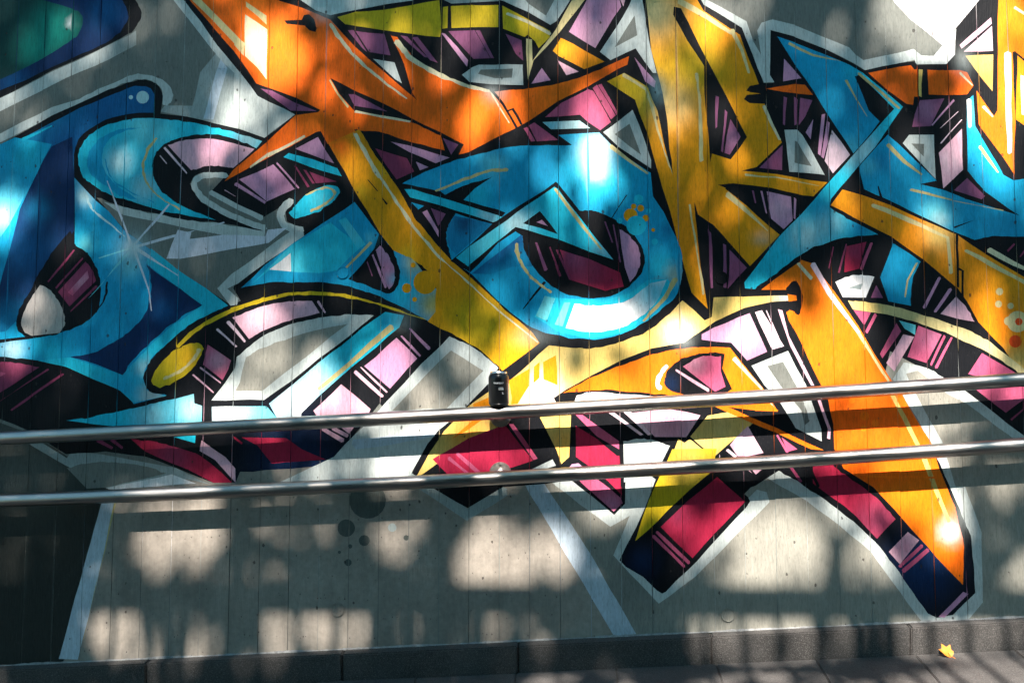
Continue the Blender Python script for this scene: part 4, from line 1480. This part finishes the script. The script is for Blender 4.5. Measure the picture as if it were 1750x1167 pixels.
def lettering(text, size, zc, xc, bold=.0):
    cu = bpy.data.curves.new('lettering', 'FONT')
    cu.body = text
    cu.size = size
    cu.align_x = 'LEFT'
    cu.space_line = .82
    cu.offset = bold
    tmp = bpy.data.objects.new('tmp_text', cu)
    COL.objects.link(tmp)
    dg = bpy.context.evaluated_depsgraph_get()
    me = bpy.data.meshes.new_from_object(tmp.evaluated_get(dg))
    bpy.data.objects.remove(tmp)
    co = np.array([v.co[:] for v in me.vertices])
    bmx = bmesh.new()
    bmx.from_mesh(me)
    bmesh.ops.subdivide_edges(bmx, edges=bmx.edges[:], cuts=1)
    xs = [v.co.x for v in bmx.verts]
    ys = [v.co.y for v in bmx.verts]
    cx, cy = (min(xs)+max(xs))/2, (min(ys)+max(ys))/2
    for v in bmx.verts:
        a = (v.co.x-cx+xc)/R_+face_az
        rr = R_+.00025
        v.co = Vector((rr*math.sin(a), -rr*math.cos(a), zc+v.co.y-cy))
    obj('lettering', bm_mesh('lettering', bmx), M_WHITE, can)
    return max(xs)-min(xs)


lettering('THURSDAY', .0066, .0790, -.0002, .00036)
lettering('DARK,\nLAGER', .0056, .0606, .0088, .00026)
lettering('5.', .0085, .0448, .0140, .00035)

# ------------------------------------------------------------------ fallen leaf
M_LEAF, t, b = new_mat('autumn_leaf')
s_ = NT(t)
n_ = s_.noise(coords(s_), 60, 3)
s_.l(s_.mix(s_.ramp(n_, .3, .7), (.80, .20, .015), (.82, .30, .04)), b.inputs['Base Color'])
b.inputs['Roughness'].default_value = .6
d_ = FW+((1619-875)/FPX)*RT-((1114-583.5)/FPX)*UP
lx = 0.0
tt = 3.5
for _ in range(20):
    p_ = EYE+tt*d_
    tt -= (p_[2]-(gz(p_[0])+.012))/d_[2]
leaf_at = EYE+tt*d_
out = []
lobes = [(90, 1.0), (38, .92), (142, .92), (-20, .62), (200, .62)]
for k in range(72):
    a = math.radians(k*5-90)
    r = .60
    for la, lr in lobes:
        dd = abs((math.degrees(a)-la+180) % 360-180)
        r = max(r, lr*max(0, 1-dd/50)**.45+.06*math.cos(math.radians(dd*9))*(dd < 30))
    out.append((r*math.cos(a), r*math.sin(a)))
vs = [(0, 0, .0)]
for ring in (.5, 1.0):
    for x, y in out:
        rr = ring
        vs.append((x*rr*.030, y*rr*.030, .006*(ring**2)*(x*x*1.1+.35*y*y)+.0025*math.sin(6*x+3*y)*ring))
vs[0] = (0, 0, .001)
fs = [(0, 1+k, 1+(k+1) % 72) for k in range(72)]+[(1+k, 73+k, 73+(k+1) % 72, 1+(k+1) % 72) for k in range(72)]
leaf = bpy.data.objects.new('fallen_leaf', None)
COL.objects.link(leaf)
leaf.location = leaf_at
leaf.rotation_euler = (math.radians(38), math.radians(-10), math.radians(25))
leaf['label'] = 'single orange maple leaf lying on the grey paving against the kerb'
leaf['category'] = 'leaf'
obj('blade', mesh('blade', vs, fs, True), M_LEAF, leaf)
vs, fs = tube([(0, -.002, .002), (0, -.016, .004), (.004, -.032, .008), (.010, -.044, .010)], [.0011, .0010, .0009, .0011], 8)
obj('stem', mesh('stem', vs, fs, True), M_LEAF, leaf)

# ------------------------------------------------------------------ the upper walkway behind the camera: its railing shades the foot of the wall
T_RAIL = 5.0


def above(px, py, t):
    return hit(float(px), float(py))+t*SUN


walk = bpy.data.objects.new('walkway', None)
COL.objects.link(walk)
walk['label'] = 'raised walkway with dark railing on the sunny side, out of the picture'
walk['category'] = 'walkway'
ra = above(0, 1018, T_RAIL); rb = above(1750, 1034, T_RAIL)
dx = (rb-ra)/(rb[0]-ra[0])
ra, rb = ra+dx*(-2.6-ra[0]), ra+dx*(2.9-ra[0])
yv, zt = float(ra[1]), None
zr = lambda x: float((ra+dx*(x-ra[0]))[2])
yr = lambda x: float((ra+dx*(x-ra[0]))[1])
bm = prism(-2.6, 2.9, lambda x: yr(x)-.03, lambda x: yr(x)+.03, lambda x: zr(x)+.034, .068, .006)
obj('top_rail', bm_mesh('top_rail', bm), M_DARKM, walk)
bm = prism(-2.6, 2.9, lambda x: yr(x)-.02, lambda x: yr(x)+.02, lambda x: zr(x)-.86, .04, .004)
obj('bottom_rail', bm_mesh('bottom_rail', bm), M_DARKM, walk)
px = 191-63.2*12
while True:
    x = float(above(px, 1075, T_RAIL)[0])
    px += 63.2
    if x > 2.85:
        break
    if x < -2.55:
        continue
    vs, fs = tube([(x, yr(x), zr(x)-.03), (x, yr(x), zr(x)-.87)], .0125, 10)
    obj('baluster', mesh('baluster', vs, fs, True), M_DARKM, walk)
bm = prism(-2.7, 3.0, lambda x: -6.2, lambda x: yr(x)+.10, lambda x: zr(x)-.98, .22, .01)
obj('deck', bm_mesh('deck', bm), M_TERR, walk)
bm = prism(-4.6, 4.9, lambda x: -6.5, lambda x: -6.2, lambda x: zr(x)-1.0, 5.0, .01)
obj('back_wall', bm_mesh('back_wall', bm), M_BACK, walk)
for x in (-2.3, 2.6):
    vs, fs = tube([(x, -5.2, gz(x)-.05), (x, -5.2, zr(x)-1.19)], .16, 24)
    obj('column', mesh('column', vs, fs, True), M_TERR, walk)

# ------------------------------------------------------------------ the tree on the sunny side: leaves leave gaps where the sun gets through
GAPS = '''
650,110,150,90,.33 720,175,110,50,.3 1210,250,90,150,.3 1120,330,60,60,.3
470,92,50,62,.95 415,205,48,42,.85 838,205,52,56,.85 1015,268,36,85,1 1010,120,60,80,.6 915,60,60,60,.5 1085,60,45,60,.6
1215,48,44,48,.8 1130,60,30,60,.5 1600,25,100,85,1 1705,140,60,190,.9 1660,230,40,60,.6 1260,10,40,30,.8
1340,275,40,40,.5 1430,290,60,40,.6 1010,60,70,50,.5 1150,160,40,90,.45 1560,255,50,50,.4
5,380,34,60,.95 85,240,40,50,.4 20,155,45,26,.8 120,130,30,20,.5 145,330,26,36,.6 146,415,24,28,.6 20,592,44,26,.95 220,275,34,36,.5 380,265,50,24,.6
120,65,26,34,.5 255,50,26,34,.45
445,545,62,26,.9 385,690,62,46,1 495,655,70,70,.9 320,725,50,30,.6 640,645,90,66,.75 560,690,60,40,.8 755,640,50,80,.6 480,480,50,34,.4
905,655,78,62,1 1005,548,86,40,.95 1110,595,110,44,.8 1160,562,40,32,1 1080,690,170,55,.95
1270,560,100,56,.9 1375,610,80,70,.95 1440,560,55,85,1 1300,660,80,60,.95 1290,510,80,20,.8 1480,690,70,46,.7 1600,670,150,60,.85
1250,765,360,40,.95 720,765,110,56,.9 600,800,70,20,.8 930,760,120,40,.9 1590,400,46,36,.9 1570,450,60,40,.5 1690,455,40,60,.4 1650,570,80,50,.75 1470,460,50,26,.6
262,925,32,50,.95 330,915,46,60,.95 195,850,30,24,.8 450,893,24,24,.75 545,885,32,26,.8 678,908,42,34,.7 30,885,24,36,.6 250,860,60,14,.8
838,962,62,60,1 930,955,60,48,.9 1050,835,90,56,.85 1190,910,50,60,.7 1320,925,80,74,1 1265,985,50,30,.8 1400,875,30,30,.5
1500,965,50,50,.9 1555,830,80,60,1 1612,905,40,70,1 1440,850,50,40,.8 1700,820,60,34,.6 1715,985,40,24,.6 1480,925,40,40,.7
170,1068,22,30,.95 217,1070,30,34,.95 335,1082,24,36,.7 475,1076,36,34,.95 570,1076,60,34,.95 840,1080,26,28,.6 920,1085,18,25,.6
1290,1085,110,46,.9 1640,1090,120,46,1 1430,1100,50,40,.6 935,1112,40,36,.7 220,1130,42,32,.8 305,1132,42,30,.8 1300,1135,90,50,.8 1180,1140,40,40,.5 1650,1150,110,50,.9
1640,1290,130,70,1 1700,1230,90,60,.9 1500,1290,60,70,.7 1290,1270,100,60,.8 1180,1300,40,50,.6 940,1230,44,50,.8 300,1250,60,50,.5 1080,1290,40,60,.5 1400,1330,40,60,.6
'''
GP = np.array([[float(q) for q in g.split(',')] for g in GAPS.split()])


def gap(px, py):
    L = np.where((px > -60) & (px < 1810) & (py > -60), .03, np.where(px < 0, .0, .30))
    L = L + .28*np.exp(-((px-880)/400)**2-((py-360)/270)**2)
    for cx, cy, rx, ry, a in GP:
        d = np.sqrt(((px-cx)/rx)**2+((py-cy)/ry)**2)
        L = np.maximum(L, a*np.clip((1.34-d)/.36, 0, 1))
    return L


M_FOL, t, b = new_mat('foliage')
s_ = NT(t)
oi = s_.n('ShaderNodeNewGeometry')
s_.l(s_.mix(oi.outputs['Random Per Island'], (.045, .085, .018), (.095, .14, .03)), b.inputs['Base Color'])
b.inputs['Roughness'].default_value = .55
tree = bpy.data.objects.new('tree', None)
COL.objects.link(tree)
tree['label'] = 'leafy tree standing out of the picture that dapples the wall with shade'
tree['category'] = 'tree'
NL = 34000
px = rng.uniform(-1100, 2370, NL)
py = rng.uniform(-620, 1330, NL)
keep = rng.uniform(size=NL) > gap(px, py)*1.06
px, py = px[keep], py[keep]
# clumpy thickness
tt = 9.2+1.5*np.sin(px*.006+1.0)*np.cos(py*.008)+rng.normal(0, .55, len(px))
pos = hit(px, py)+np.clip(tt, 7.6, 12.0)[:, None]*SUN
n = len(pos)
ax = rng.normal(size=(n, 3)); ax /= np.linalg.norm(ax, axis=1)[:, None]
bx = np.cross(ax, rng.normal(size=(n, 3))); bx /= np.linalg.norm(bx, axis=1)[:, None]
cx = np.cross(ax, bx)
ln = rng.uniform(.045, .068, n)[:, None]
wd = ln*rng.uniform(.55, .72, n)[:, None]
outl = [(-1, 0, 0), (-.45, .72, .05), (.25, .80, .02), (1, 0, -.12), (.25, -.80, .02), (-.45, -.72, .05)]
V6 = np.stack([pos+bx*ln*a+cx*wd*b_+ax*ln*c_ for a, b_, c_ in outl], 1).reshape(-1, 3)
me = bpy.data.meshes.new('crown')
idx = (np.arange(n)*6)[:, None]
quads = np.concatenate([np.c_[idx, idx+1, idx+2, idx+3], np.c_[idx, idx+3, idx+4, idx+5]], 1).reshape(-1, 4)
me.from_pydata(V6.tolist(), [], quads.tolist())
tree_base = np.array([.9, -8.6, gz(.9)])
tree.location = tree_base
me.transform(Matrix.Translation(Vector(-tree_base)))
obj('crown', me, M_FOL, tree)
ctr = hit(875.0, 300.0)+9.6*SUN
bm_v, bm_f = [], []


def limb(p, q, r0, r1, bend):
    p, q = Vector(p), Vector(q)
    mid = (p+q)/2+Vector(bend)
    pts = [p*(1-t)**2+mid*2*t*(1-t)+q*t*t for t in np.linspace(0, 1, 9)]
    vs, fs = tube(pts, list(np.linspace(r0, r1, 9)), 10)
    k = len(bm_v)
    bm_v.extend(vs)
    bm_f.extend(tuple(i+k for i in f) for f in fs)
    return pts


tb = Vector((0, 0, -.05))
top = Vector(hit(1120.0, 1012.0)+10.3*SUN-tree_base)
trunk = limb(tb, top, .24, .09, (.2, -.3, 0))
dark = [(250, 420), (700, 330), (1120, 400), (1420, 120), (640, 60), (1730, 700), (60, 700), (1450, 420), (250, 40), (90, 1000)]
for i, (a, c) in enumerate(dark):
    e = Vector(hit(float(a), float(c))+9.4*SUN-tree_base)
    st = trunk[5+i % 4]
    limb(st, e, .008, .004, (random.uniform(-.3, .3), -.2, .35))
obj('trunk', mesh('trunk', bm_v, bm_f, True), M_BARK, tree)
